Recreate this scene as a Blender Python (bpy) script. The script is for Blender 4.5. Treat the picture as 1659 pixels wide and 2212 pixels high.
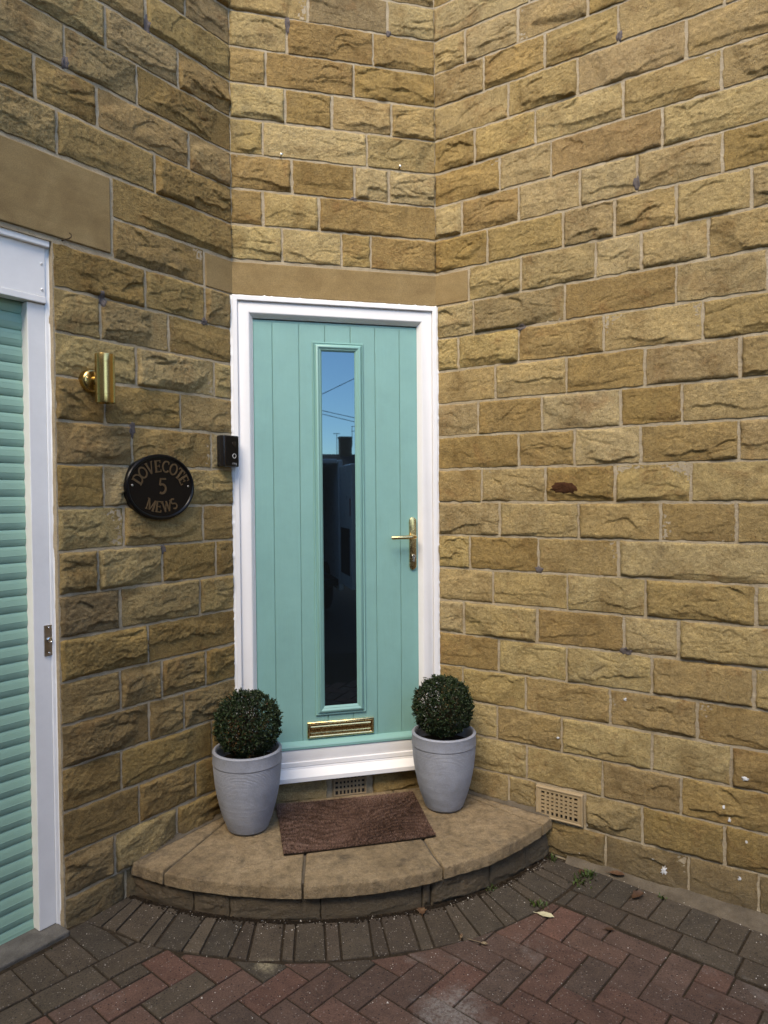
import bpy, bmesh, math, random
import numpy as np
from mathutils import Vector, Matrix

# ------------------------------------------------------------------ scene, camera, light
for o in list(bpy.data.objects):
    bpy.data.objects.remove(o)
sc = bpy.context.scene
col = sc.collection
RAD = math.radians

cam_d = bpy.data.cameras.new('camera')
cam = bpy.data.objects.new('camera', cam_d)
col.objects.link(cam)
CAM = Vector((-0.13527, -3.12907, 1.53601))
YAW, PIT, ROL = 0.25047, -0.02393, -0.00774
fw = Vector((math.sin(YAW)*math.cos(PIT), math.cos(YAW)*math.cos(PIT), math.sin(PIT)))
rt = Vector((math.cos(YAW), -math.sin(YAW), 0))
up = rt.cross(fw)
r2 = rt*math.cos(ROL) + up*math.sin(ROL)
u2 = -rt*math.sin(ROL) + up*math.cos(ROL)
cam.matrix_world = Matrix(((r2.x, u2.x, -fw.x, CAM.x), (r2.y, u2.y, -fw.y, CAM.y), (r2.z, u2.z, -fw.z, CAM.z), (0, 0, 0, 1)))
cam_d.sensor_fit = 'HORIZONTAL'
cam_d.sensor_width = 36.0
cam_d.lens = 36.0*1534.3/1659.0
cam_d.clip_start = 0.05
cam_d.clip_end = 1000
sc.camera = cam

SUN_EL = RAD(50)
SUN_DIR = Vector((-0.50, -0.87, 0)).normalized()         # horizontal direction towards the veiled sun: over the left wing
world = bpy.data.worlds.new('World')
sc.world = world
world.use_nodes = True
wn = world.node_tree
for n in list(wn.nodes):
    wn.nodes.remove(n)
w_out = wn.nodes.new('ShaderNodeOutputWorld')
w_bg = wn.nodes.new('ShaderNodeBackground')
w_sky = wn.nodes.new('ShaderNodeTexSky')
w_sky.sky_type = 'NISHITA'
w_sky.sun_disc = False
w_sky.sun_elevation = SUN_EL
w_sky.sun_rotation = math.atan2(SUN_DIR.x, SUN_DIR.y)
w_sky.dust_density = 0.0
w_sky.altitude = 1200
w_sky.ozone_density = 3.0
w_bg.inputs['Strength'].default_value = 0.12
# scattered white cloud over the whole sky
w_tc = wn.nodes.new('ShaderNodeTexCoord')
w_noise = wn.nodes.new('ShaderNodeTexNoise')
w_noise.inputs['Scale'].default_value = 2.1
w_noise.inputs['Detail'].default_value = 9
w_noise.inputs['Roughness'].default_value = 0.58
w_noise.inputs['Distortion'].default_value = 0.3
w_ramp = wn.nodes.new('ShaderNodeValToRGB')
w_ramp.color_ramp.elements[0].position = 0.56; w_ramp.color_ramp.elements[0].color = (0, 0, 0, 1)
w_ramp.color_ramp.elements[1].position = 0.72; w_ramp.color_ramp.elements[1].color = (1, 1, 1, 1)
w_mix = wn.nodes.new('ShaderNodeMix'); w_mix.data_type = 'RGBA'
w_mix.inputs['B'].default_value = (5.2, 5.2, 5.2, 1)
w_map = wn.nodes.new('ShaderNodeMapping')
w_map.inputs['Location'].default_value = (3.7, 1.9, 0.4)
wn.links.new(w_tc.outputs['Generated'], w_map.inputs['Vector'])
wn.links.new(w_map.outputs['Vector'], w_noise.inputs['Vector'])
wn.links.new(w_noise.outputs['Fac'], w_ramp.inputs['Fac'])
wn.links.new(w_ramp.outputs['Color'], w_mix.inputs['Factor'])
wn.links.new(w_sky.outputs['Color'], w_mix.inputs['A'])
wn.links.new(w_mix.outputs['Result'], w_bg.inputs['Color'])
wn.links.new(w_bg.outputs['Background'], w_out.inputs['Surface'])

sun_d = bpy.data.lights.new('sun', 'SUN')
sun_d.energy = 1.2
sun_d.angle = RAD(38)
sun_d.color = (1.0, 0.89, 0.74)
sun = bpy.data.objects.new('sun', sun_d)
col.objects.link(sun)
to_sun = Vector((SUN_DIR.x*math.cos(SUN_EL), SUN_DIR.y*math.cos(SUN_EL), math.sin(SUN_EL)))
sun.rotation_euler = to_sun.to_track_quat('Z', 'Y').to_euler()
sun.location = (-8, -6, 14)

vs = sc.view_settings
vs.view_transform = 'Standard'
vs.look = 'None'
vs.gamma = 1.0
vs.use_curve_mapping = False
vs.exposure = 2.35
vs.use_white_balance = True
vs.white_balance_temperature = 7350
vs.white_balance_tint = 10

# ------------------------------------------------------------------ numeric helpers
W = 0.919                       # width of the diagonal door facet
ANG_A, ANG_B = 0.69316, 0.84379  # angles of the left and right walls to the facet
C = 0.15                        # height of one course of stone
rnd = random.Random(7)


def _hash(ix, iy, seed):
    h = (ix.astype(np.int64)*374761393 + iy.astype(np.int64)*668265263 + seed*1442695041) & 0xFFFFFFFF
    h = ((h ^ (h >> 13))*1274126177) & 0xFFFFFFFF
    h = h ^ (h >> 16)
    return (h & 0xFFFF)/32767.5 - 1.0


def vnoise(x, y, seed):
    ix, iy = np.floor(x), np.floor(y)
    fx, fy = x-ix, y-iy
    fx = fx*fx*fx*(fx*(fx*6-15)+10)
    fy = fy*fy*fy*(fy*(fy*6-15)+10)
    a = _hash(ix, iy, seed); b = _hash(ix+1, iy, seed)
    c = _hash(ix, iy+1, seed); d = _hash(ix+1, iy+1, seed)
    return (a*(1-fx)+b*fx)*(1-fy) + (c*(1-fx)+d*fx)*fy


def fbm(x, y, oct, seed, gain=0.5):
    r = 0; a = 1.0; t = 0
    for k in range(oct):
        r = r + a*vnoise(x*2**k + 17.3*k, y*2**k - 9.1*k, seed+k*31)
        t += a; a *= gain
    return r/t


def sstep(a, b, x):
    t = np.clip((x-a)/(b-a), 0, 1)
    return t*t*(3-2*t)


def gz(x, y=0):
    """height of the paving: it falls slightly to the right"""
    return -0.025*(max(-4.0, min(3.0, x))-1.4)


def stz(y):
    """height of the top of the door step"""
    return 0.185 + 0.04*y

# ------------------------------------------------------------------ object helpers


def mesh_obj(name, verts, faces, mat, parent=None, smooth=False, loc=(0, 0, 0), rotz=0.0):
    me = bpy.data.meshes.new(name)
    me.from_pydata([tuple(v) for v in verts], [], [tuple(f) for f in faces])
    me.update()
    if smooth:
        me.polygons.foreach_set('use_smooth', [True]*len(me.polygons))
    return link(name, me, mat, parent, loc, rotz)


def link(name, me, mat, parent=None, loc=(0, 0, 0), rotz=0.0):
    if mat is not None and not me.materials:
        me.materials.append(mat)
    o = bpy.data.objects.new(name, me)
    col.objects.link(o)
    o.location = loc
    o.rotation_euler = (0, 0, rotz)
    if parent is not None:
        o.parent = parent
    return o


def empty(name, loc=(0, 0, 0), rotz=0.0, parent=None):
    o = bpy.data.objects.new(name, None)
    o.empty_display_size = 0.1
    col.objects.link(o)
    o.location = loc
    o.rotation_euler = (0, 0, rotz)
    if parent is not None:
        o.parent = parent
    return o


def tag(o, label=None, cat=None, group=None, kind=None):
    if label: o['label'] = label
    if cat: o['category'] = cat
    if group: o['group'] = group
    if kind: o['kind'] = kind
    return o


class MB:
    """collects simple solids into one mesh"""

    def __init__(self):
        self.v = []; self.f = []

    def add(self, verts, faces):
        n = len(self.v)
        self.v += [tuple(p) for p in verts]
        self.f += [tuple(i+n for i in f) for f in faces]
        return self

    def box(self, x0, x1, y0, y1, z0, z1):
        v = [(x0, y0, z0), (x1, y0, z0), (x1, y1, z0), (x0, y1, z0), (x0, y0, z1), (x1, y0, z1), (x1, y1, z1), (x0, y1, z1)]
        return self.add(v, [(0, 3, 2, 1), (4, 5, 6, 7), (0, 1, 5, 4), (1, 2, 6, 5), (2, 3, 7, 6), (3, 0, 4, 7)])

    def tube(self, pts, r, seg=10, caps=True):
        pts = [Vector(p) for p in pts]
        rs = r if isinstance(r, (list, tuple)) else [r]*len(pts)
        n = len(self.v)
        prev = None
        for i, p in enumerate(pts):
            t = (pts[min(i+1, len(pts)-1)] - pts[max(i-1, 0)]).normalized()
            ref = prev if prev is not None else (Vector((0, 0, 1)) if abs(t.z) < 0.9 else Vector((1, 0, 0)))
            a = ref.cross(t).normalized(); b = t.cross(a).normalized()
            prev = b
            for k in range(seg):
                th = 2*math.pi*k/seg
                q = p + a*(rs[i]*math.cos(th)) + b*(rs[i]*math.sin(th))
                self.v.append(tuple(q))
        for i in range(len(pts)-1):
            for k in range(seg):
                a0 = n+i*seg+k; a1 = n+i*seg+(k+1) % seg
                self.f.append((a0, a1, a1+seg, a0+seg))
        if caps:
            self.f.append(tuple(n+k for k in reversed(range(seg))))
            self.f.append(tuple(n+(len(pts)-1)*seg+k for k in range(seg)))
        return self

    def lathe(self, prof, seg=48, axis=None, origin=(0, 0, 0)):
        """prof: (radius, height); axis: (side1, side2, along) vectors"""
        a, b, c = axis or (Vector((1, 0, 0)), Vector((0, 1, 0)), Vector((0, 0, 1)))
        o = Vector(origin); n = len(self.v)
        for r, h in prof:
            for k in range(seg):
                th = 2*math.pi*k/seg
                self.v.append(tuple(o + a*(r*math.cos(th)) + b*(r*math.sin(th)) + c*h))
        for i in range(len(prof)-1):
            for k in range(seg):
                a0 = n+i*seg+k; a1 = n+i*seg+(k+1) % seg
                self.f.append((a0, a1, a1+seg, a0+seg))
        self.f.append(tuple(n+k for k in reversed(range(seg))))
        self.f.append(tuple(n+(len(prof)-1)*seg+k for k in range(seg)))
        return self

    def prism(self, poly, y0, y1):
        """poly in (x, z), front at y0, back at y1"""
        m = len(poly)
        v = [(x, y0, z) for x, z in poly] + [(x, y1, z) for x, z in poly]
        f = [tuple(range(m)), tuple(reversed(range(m, 2*m)))]
        f += [(i, i+m, (i+1) % m+m, (i+1) % m) for i in range(m)]
        return self.add(v, f)

    def sweep_rect(self, x0, x1, z0, z1, prof):
        """mitred frame: prof is a list of (inset, y)"""
        n = len(self.v)
        for d, y in prof:
            self.v += [(x0+d, y, z0+d), (x1-d, y, z0+d), (x1-d, y, z1-d), (x0+d, y, z1-d)]
        for i in range(len(prof)-1):
            for k in range(4):
                a = n+i*4+k; b = n+i*4+(k+1) % 4
                self.f.append((a, b, b+4, a+4))
        return self

    def build(self, name, mat, parent=None, smooth=False, loc=(0, 0, 0), rotz=0.0, bevel=0.0, segs=2, auto=False):
        me = bpy.data.meshes.new(name)
        me.from_pydata(self.v, [], self.f)
        me.update()
        if bevel > 0:
            bm = bmesh.new(); bm.from_mesh(me)
            bmesh.ops.remove_doubles(bm, verts=bm.verts, dist=1e-6)
            bmesh.ops.recalc_face_normals(bm, faces=bm.faces)
            ed = [e for e in bm.edges if len(e.link_faces) == 2 and e.calc_face_angle() > 0.5]
            bmesh.ops.bevel(bm, geom=ed, offset=bevel, segments=segs, affect='EDGES', profile=0.5)
            bm.to_mesh(me); bm.free()
        else:
            bm = bmesh.new(); bm.from_mesh(me)
            bmesh.ops.recalc_face_normals(bm, faces=bm.faces)
            bm.to_mesh(me); bm.free()
        if smooth:
            me.polygons.foreach_set('use_smooth', [True]*len(me.polygons))
            if auto:
                me.set_sharp_from_angle(angle=RAD(35))
        return link(name, me, mat, parent, loc, rotz)

# ------------------------------------------------------------------ materials


class NT:
    def __init__(self, name):
        self.m = bpy.data.materials.new(name)
        self.m.use_nodes = True
        self.t = self.m.node_tree
        self.bsdf = self.t.nodes['Principled BSDF']

    def n(self, typ, **kw):
        nd = self.t.nodes.new(typ)
        for k, v in kw.items():
            setattr(nd, k, v)
        return nd

    def l(self, a, b):
        self.t.links.new(a, b)

    def coord(self, rand=True, scale=(1, 1, 1)):
        tc = self.n('ShaderNodeTexCoord')
        mp = self.n('ShaderNodeMapping')
        mp.inputs['Scale'].default_value = scale
        if rand:
            oi = self.n('ShaderNodeObjectInfo')
            mu = self.n('ShaderNodeVectorMath', operation='SCALE')
            mu.inputs[0].default_value = (37.1, 11.7, 53.9)
            self.l(oi.outputs['Random'], mu.inputs['Scale'])
            ad = self.n('ShaderNodeVectorMath', operation='ADD')
            self.l(tc.outputs['Object'], ad.inputs[0]); self.l(mu.outputs[0], ad.inputs[1])
            self.l(ad.outputs[0], mp.inputs['Vector'])
        else:
            self.l(tc.outputs['Object'], mp.inputs['Vector'])
        return mp.outputs['Vector']

    def noise(self, vec, scale, detail=4, rough=0.6, dist=0.0):
        nd = self.n('ShaderNodeTexNoise')
        nd.inputs['Scale'].default_value = scale
        nd.inputs['Detail'].default_value = detail
        nd.inputs['Roughness'].default_value = rough
        nd.inputs['Distortion'].default_value = dist
        if vec is not None: self.l(vec, nd.inputs['Vector'])
        return nd.outputs['Fac']

    def ramp(self, fac, stops):
        nd = self.n('ShaderNodeValToRGB')
        el = nd.color_ramp.elements
        while len(el) < len(stops): el.new(0.5)
        for e, (p, c) in zip(el, stops):
            e.position = p
            e.color = (c, c, c, 1) if isinstance(c, (int, float)) else (*c, 1)
        self.l(fac, nd.inputs['Fac'])
        return nd.outputs['Color']

    def mix(self, a, b, fac, mode='MIX'):
        nd = self.n('ShaderNodeMix', data_type='RGBA', blend_type=mode)
        for sock, v in ((nd.inputs['Factor'], fac), (nd.inputs['A'], a), (nd.inputs['B'], b)):
            if isinstance(v, (int, float)): sock.default_value = v
            elif isinstance(v, tuple): sock.default_value = (*v, 1)
            else: self.l(v, sock)
        return nd.outputs['Result']

    def math(self, op, a, b=0.0):
        nd = self.n('ShaderNodeMath', operation=op)
        for i, v in enumerate((a, b)):
            if isinstance(v, (int, float)): nd.inputs[i].default_value = v
            else: self.l(v, nd.inputs[i])
        return nd.outputs[0]

    def objcolor(self):
        return self.n('ShaderNodeObjectInfo').outputs['Color']

    def bump(self, h, strength, dist, prev=None):
        nd = self.n('ShaderNodeBump')
        nd.inputs['Strength'].default_value = strength
        nd.inputs['Distance'].default_value = dist
        self.l(h, nd.inputs['Height'])
        if prev is not None: self.l(prev, nd.inputs['Normal'])
        return nd.outputs['Normal']

    def out(self, color=None, rough=None, metal=None, normal=None, **kw):
        b = self.bsdf
        for key, v in (('Base Color', color), ('Roughness', rough), ('Metallic', metal)):
            if v is None: continue
            if isinstance(v, (int, float)): b.inputs[key].default_value = v
            elif isinstance(v, tuple): b.inputs[key].default_value = (*v, 1)
            else: self.l(v, b.inputs[key])
        if normal is not None: self.l(normal, b.inputs['Normal'])
        for k, v in kw.items():
            b.inputs[k].default_value = v
        return self.m


def mat_sandstone(name, tint=(1, 1, 1), fleck=0.0, dirt=0.0):
    t = NT(name)
    v = t.coord()
    base = t.objcolor()
    if tint != (1, 1, 1):
        base = t.mix(base, tint, 1.0, 'MULTIPLY')
    big = t.ramp(t.noise(v, 7, 4, 0.6, 0.6), [(0.25, (0.66, 0.60, 0.52)), (0.5, (1.0, 1.0, 1.0)), (0.78, (1.2, 1.16, 1.06))])
    c = t.mix(base, big, 1.0, 'MULTIPLY')
    # rusty iron staining and grey-green weathering with shapes of their own
    rust = t.ramp(t.noise(v, 5.5, 5, 0.65, 1.2), [(0.56, 0.0), (0.74, 0.55)])
    c = t.mix(c, (0.27, 0.14, 0.05), rust)
    grey = t.ramp(t.noise(v, 4.2, 6, 0.7, 0.8), [(0.58, 0.0), (0.80, 0.5)])
    c = t.mix(c, (0.16, 0.14, 0.10), grey)
    mid = t.ramp(t.noise(v, 55, 8, 0.72), [(0.25, 0.62), (0.5, 1.0), (0.75, 1.3)])
    c = t.mix(c, mid, 1.0, 'MULTIPLY')
    grain = t.ramp(t.noise(v, 480, 3, 0.6), [(0.3, 0.60), (0.5, 1.0), (0.7, 1.42)])
    c = t.mix(c, grain, 0.9, 'MULTIPLY')
    pits = t.ramp(t.noise(v, 140, 2, 0.5), [(0.27, 0.45), (0.33, 1.0)])
    c = t.mix(c, pits, 1.0, 'MULTIPLY')
    crack = t.ramp(t.noise(v, 15, 7, 0.72, 1.8), [(0.488, 1.0), (0.5, 0.45), (0.512, 1.0)])
    cm = t.ramp(t.noise(v, 8, 3, 0.5), [(0.50, 0.0), (0.62, 0.9)])
    c = t.mix(c, t.mix(c, crack, 1.0, 'MULTIPLY'), cm)
    if dirt:
        geo = t.n('ShaderNodeNewGeometry')
        sp = t.n('ShaderNodeSeparateXYZ'); t.l(geo.outputs['Position'], sp.inputs[0])
        zz = t.math('ADD', sp.outputs['Z'], t.math('MULTIPLY', t.noise(v, 9, 4, 0.6), 0.25))
        dm = t.ramp(zz, [(0.12, dirt), (0.42, 0.0)])
        c = t.mix(c, (0.10, 0.085, 0.06), dm)
    if fleck:
        vo = t.n('ShaderNodeTexVoronoi')
        vo.inputs['Scale'].default_value = 26
        t.l(v, vo.inputs['Vector'])
        wob = t.math('ADD', vo.outputs['Distance'], t.math('MULTIPLY', t.noise(v, 260, 4, 0.7), 0.16))
        sp = t.n('ShaderNodeSeparateColor'); t.l(vo.outputs['Color'], sp.inputs[0])
        size = t.math('MULTIPLY', t.math('GREATER_THAN', sp.outputs[0], 1.0-fleck), t.math('ADD', t.math('MULTIPLY', sp.outputs[1], 0.13), 0.12))
        m = t.math('LESS_THAN', wob, size)
        c = t.mix(c, (0.78, 0.76, 0.70), m)
    h1 = t.noise(v, 90, 10, 0.72, 0.3)
    h2 = t.noise(v, 420, 4, 0.6)
    nrm = t.bump(h1, 0.95, 0.014)
    nrm = t.bump(h2, 0.95, 0.0045, nrm)
    return t.out(c, 0.93, None, nrm, **{'Specular IOR Level': 0.25})


def mat_mortar(name, a, b):
    t = NT(name)
    v = t.coord(False)
    c = t.ramp(t.noise(v, 14, 6, 0.65), [(0.3, a), (0.7, b)])
    c = t.mix(c, t.ramp(t.noise(v, 300, 4, 0.7), [(0.3, 0.78), (0.6, 1.1)]), 1.0, 'MULTIPLY')
    crack = t.ramp(t.noise(v, 34, 7, 0.75, 1.5), [(0.30, 0.45), (0.36, 1.0)])
    c = t.mix(c, crack, 1.0, 'MULTIPLY')
    n1 = t.bump(t.noise(v, 60, 8, 0.7), 0.8, 0.008)
    return t.out(c, 0.95, None, n1, **{'Specular IOR Level': 0.2})


def mat_lintel(name):
    t = NT(name)
    v = t.coord()
    c = t.ramp(t.noise(v, 6, 4, 0.55, 1.5), [(0.25, (0.180, 0.122, 0.054)), (0.5, (0.222, 0.155, 0.070)), (0.75, (0.258, 0.186, 0.088))])
    st = t.coord(True, (1, 1, 7))
    c = t.mix(c, t.ramp(t.noise(st, 5, 5, 0.6, 0.7), [(0.3, 0.92), (0.6, 1.04)]), 1.0, 'MULTIPLY')
    c = t.mix(c, t.ramp(t.noise(v, 420, 3, 0.6), [(0.3, 0.70), (0.7, 1.3)]), 1.0, 'MULTIPLY')
    nrm = t.bump(t.noise(v, 380, 5, 0.65), 0.5, 0.0018)
    return t.out(c, 0.92, None, nrm, **{'Specular IOR Level': 0.25})


def mat_paint(name, color, rough, grain=0.0, dirt=0.0, horiz=False):
    t = NT(name)
    v = t.coord(True, (40, 40, 2.2) if not horiz else (2.2, 40, 40))
    c = color
    nrm = None
    v2 = t.coord()
    c = t.mix(color, t.ramp(t.noise(v2, 5, 6, 0.7), [(0.3, 1.0-dirt), (0.7, 1.0+dirt*0.25)]), 1.0, 'MULTIPLY')
    if grain:
        h = t.noise(v, 3.0, 5, 0.65, 1.2)
        c = t.mix(c, t.ramp(h, [(0.3, 0.97), (0.65, 1.01)]), 1.0, 'MULTIPLY')
        nrm = t.bump(h, grain, 0.0016)
    else:
        nrm = t.bump(t.noise(v2, 60, 3, 0.5), 0.05, 0.002)
    r = t.ramp(t.noise(v2, 18, 4, 0.6), [(0.3, rough*0.85), (0.7, min(1.0, rough*1.2))])
    return t.out(c, r, None, nrm)


def mat_metal(name, color, rough, brushed=0.0, stain=0.0):
    t = NT(name)
    v = t.coord(True, (1, 1, 1))
    c = t.mix(color, t.ramp(t.noise(v, 45, 5, 0.65), [(0.3, 1.0-stain), (0.7, 1.0+stain*0.3)]), 1.0, 'MULTIPLY')
    r = t.ramp(t.noise(v, 60, 4, 0.6), [(0.3, rough*0.7), (0.7, rough*1.3)])
    nrm = None
    if brushed:
        vb = t.coord(True, (900, 900, 6))
        nrm = t.bump(t.noise(vb, 1.0, 3, 0.6), brushed, 0.0006)
    return t.out(c, r, 1.0, nrm)


def mat_paver(name):
    t = NT(name)
    v = t.coord()
    base = t.objcolor()
    big = t.ramp(t.noise(v, 14, 6, 0.7, 0.4), [(0.25, (0.62, 0.62, 0.62)), (0.55, (1, 1, 1)), (0.8, (1.22, 1.2, 1.15))])
    c = t.mix(base, big, 1.0, 'MULTIPLY')
    c = t.mix(c, t.ramp(t.noise(v, 210, 5, 0.7), [(0.3, 0.6), (0.5, 1.0), (0.72, 1.55)]), 1.0, 'MULTIPLY')
    # light and dark aggregate
    vo = t.n('ShaderNodeTexVoronoi'); vo.inputs['Scale'].default_value = 150
    t.l(v, vo.inputs['Vector'])
    sp = t.n('ShaderNodeSeparateColor'); t.l(vo.outputs['Color'], sp.inputs[0])
    lt = t.math('MULTIPLY', t.math('GREATER_THAN', sp.outputs[0], 0.90), t.math('LESS_THAN', vo.outputs['Distance'], 0.34))
    dk = t.math('MULTIPLY', t.math('LESS_THAN', sp.outputs[0], 0.10), t.math('LESS_THAN', vo.outputs['Distance'], 0.36))
    c = t.mix(c, (0.26, 0.235, 0.21), t.math('MULTIPLY', lt, 0.5))
    c = t.mix(c, (0.012, 0.011, 0.010), t.math('MULTIPLY', dk, 0.8))
    # cement and lime bloom left on a few of the bricks
    vw = t.n('ShaderNodeTexCoord')
    geo = t.n('ShaderNodeNewGeometry')
    sm = t.ramp(t.noise(geo.outputs['Position'], 2.6, 7, 0.72, 0.6), [(0.60, 0.0), (0.75, 0.42)])
    c = t.mix(c, (0.26, 0.245, 0.225), sm)
    # two spills of lime on the bricks in front of the step
    for (px, py, pr, cc) in ((0.56, -1.21, 0.22, (0.24, 0.225, 0.205)), (0.045, -0.862, 0.075, (0.36, 0.31, 0.20))):
        vd = t.n('ShaderNodeVectorMath', operation='DISTANCE')
        t.l(geo.outputs['Position'], vd.inputs[0]); vd.inputs[1].default_value = (px, py, 0.03)
        f = t.math('SUBTRACT', t.math('ADD', t.math('MULTIPLY', t.noise(geo.outputs['Position'], 11, 8, 0.72), 1.5), -0.15), t.math('DIVIDE', vd.outputs['Value'], pr))
        c = t.mix(c, cc, t.math('MULTIPLY', t.ramp(f, [(0.0, 0.0), (0.4, 0.7)]), t.ramp(t.noise(geo.outputs['Position'], 90, 6, 0.75), [(0.38, 0.1), (0.58, 1.0)])))
    nrm = t.bump(t.noise(v, 170, 8, 0.75), 0.8, 0.005)
    return t.out(c, 0.88, None, nrm, **{'Specular IOR Level': 0.3})


def mat_soil(name, a, b, scale=60):
    t = NT(name)
    v = t.coord(False)
    c = t.ramp(t.noise(v, scale, 8, 0.75), [(0.3, a), (0.65, b)])
    c = t.mix(c, t.ramp(t.noise(v, scale*6, 2, 0.5), [(0.66, (1, 1, 1)), (0.74, (3.0, 2.8, 2.5))]), 1.0, 'MULTIPLY')
    nrm = t.bump(t.noise(v, scale*2, 8, 0.8), 1.0, 0.012)
    return t.out(c, 0.97, None, nrm, **{'Specular IOR Level': 0.15})


def mat_slab(name):
    t = NT(name)
    v = t.coord()
    c = t.ramp(t.noise(v, 3.2, 7, 0.65, 1.0), [(0.25, (0.150, 0.108, 0.062)), (0.5, (0.262, 0.194, 0.113)), (0.78, (0.345, 0.262, 0.160))])
    c = t.mix(c, t.ramp(t.noise(v, 26, 8, 0.78), [(0.30, 0.45), (0.5, 1.0), (0.72, 1.38)]), 1.0, 'MULTIPLY')
    c = t.mix(c, t.ramp(t.noise(v, 330, 3, 0.6), [(0.3, 0.75), (0.7, 1.25)]), 1.0, 'MULTIPLY')
    stn = t.ramp(t.noise(v, 7, 8, 0.78, 0.5), [(0.52, 0.0), (0.68, 0.7)])
    c = t.mix(c, (0.055, 0.045, 0.034), stn)
    pale = t.ramp(t.noise(v, 12, 8, 0.8, 0.4), [(0.66, 0.0), (0.74, 0.45)])
    c = t.mix(c, (0.33, 0.28, 0.22), pale)
    nrm = t.bump(t.noise(v, 40, 10, 0.75), 0.9, 0.018)
    nrm = t.bump(t.noise(v, 420, 3, 0.6), 0.4, 0.002, nrm)
    return t.out(c, 0.86, None, nrm, **{'Specular IOR Level': 0.3})


def mat_leaf(name, cols, trans=0.12, rough=0.38):
    t = NT(name)
    at = t.n('ShaderNodeAttribute'); at.attribute_name = 'shade'
    c = t.ramp(at.outputs['Fac'], cols)
    m = t.out(c, rough, None, None, **{'Specular IOR Level': 0.35})
    return m


def plain(name, color, rough=0.6, metal=0.0, **kw):
    t = NT(name)
    return t.out(color, rough, metal, None, **kw)


M = {}
M['stone'] = mat_sandstone('sandstone')
M['stone_low'] = mat_sandstone('sandstone_base_courses', dirt=0.75)
M['stone_fleck'] = mat_sandstone('sandstone_paint_flecked', fleck=0.05, dirt=0.6)
M['mortar'] = mat_mortar('mortar', (0.285, 0.230, 0.150), (0.41, 0.345, 0.245))
M['patch'] = mat_mortar('dark_repair_mortar', (0.085, 0.072, 0.068), (0.14, 0.12, 0.115))
M['lintel'] = mat_lintel('sawn_sandstone')
M['upvc'] = mat_paint('white_upvc', (0.73, 0.725, 0.73), 0.35, 0, 0.05)
M['metalwhite'] = mat_paint('white_coated_metal', (0.82, 0.81, 0.79), 0.45, 0, 0.10)
M['sealant'] = mat_paint('white_sealant', (0.78, 0.79, 0.80), 0.5, 0, 0.12)
M['teal'] = mat_paint('teal_door_paint', (0.185, 0.365, 0.338), 0.45, 0.45, 0.10)
M['teal_smooth'] = mat_paint('teal_moulding', (0.180, 0.358, 0.332), 0.40, 0.06, 0.05)
M['slat'] = mat_paint('green_slat_coating', (0.255, 0.425, 0.335), 0.42, 0.0, 0.07)
M['brass'] = mat_metal('polished_brass', (0.66, 0.49, 0.23), 0.24, 0, 0.06)
M['brass_dark'] = plain('aged_brass', (0.46, 0.33, 0.13), 0.26, 1.0)
M['steel'] = mat_metal('brushed_steel', (0.42, 0.38, 0.33), 0.38, 0.2, 0.3)
M['chrome'] = mat_metal('nickel', (0.66, 0.64, 0.60), 0.2, 0, 0.1)
M['black'] = plain('black_cast_enamel', (0.004, 0.004, 0.005), 0.30, **{'Specular IOR Level': 0.22})
M['black_plastic'] = plain('black_plastic', (0.008, 0.008, 0.010), 0.22)
M['dark'] = plain('dark_void', (0.008, 0.008, 0.008), 0.8)
M['gold'] = plain('dull_gold_paint', (0.085, 0.052, 0.023), 0.5, 0.0)
M['white_mark'] = plain('white_print', (0.75, 0.75, 0.75), 0.5)
M['paver'] = mat_paver('block_paver')
M['joint'] = mat_soil('joint_sand_and_moss', (0.022, 0.016, 0.010), (0.070, 0.052, 0.034), 90)
M['soil'] = mat_soil('potting_soil', (0.012, 0.009, 0.006), (0.035, 0.024, 0.015), 80)
M['cement'] = mat_mortar('cement_fillet', (0.075, 0.060, 0.042), (0.14, 0.115, 0.083))
M['concrete'] = mat_mortar('threshold_concrete', (0.075, 0.070, 0.062), (0.15, 0.14, 0.125))
M['slab'] = mat_slab('flagstone')
M['vent'] = mat_paint('buff_vent_plastic', (0.37, 0.275, 0.155), 0.6, 0, 0.25)
M['vent_old'] = mat_paint('aged_clay_vent', (0.30, 0.225, 0.135), 0.8, 0, 0.3)
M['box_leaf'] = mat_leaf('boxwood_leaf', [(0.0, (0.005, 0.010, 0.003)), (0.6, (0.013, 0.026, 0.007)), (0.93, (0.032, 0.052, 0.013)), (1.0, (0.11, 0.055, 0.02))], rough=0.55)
M['bark'] = mat_soil('twig_bark', (0.05, 0.035, 0.02), (0.11, 0.08, 0.05), 120)
M['dead_leaf'] = mat_leaf('dead_leaf', [(0.0, (0.045, 0.022, 0.011)), (0.5, (0.10, 0.052, 0.026)), (1.0, (0.50, 0.46, 0.29))], rough=0.6)
M['weed'] = mat_leaf('weed_leaf', [(0.0, (0.018, 0.034, 0.006)), (1.0, (0.065, 0.10, 0.018))], rough=0.5)
M['grit'] = plain('pale_grit', (0.52, 0.48, 0.42), 0.9)


def mat_pot():
    t = NT('grey_pot_plastic')
    v = t.coord()
    c = t.mix((0.255, 0.272, 0.315), t.ramp(t.noise(v, 9, 6, 0.7), [(0.3, 0.82), (0.7, 1.1)]), 1.0, 'MULTIPLY')
    c = t.mix(c, t.ramp(t.noise(v, 220, 4, 0.7), [(0.3, 0.88), (0.7, 1.12)]), 1.0, 'MULTIPLY')
    nrm = t.bump(t.noise(v, 190, 6, 0.7), 0.35, 0.003)
    return t.out(c, 0.62, None, nrm)


M['pot'] = mat_pot()


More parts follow.
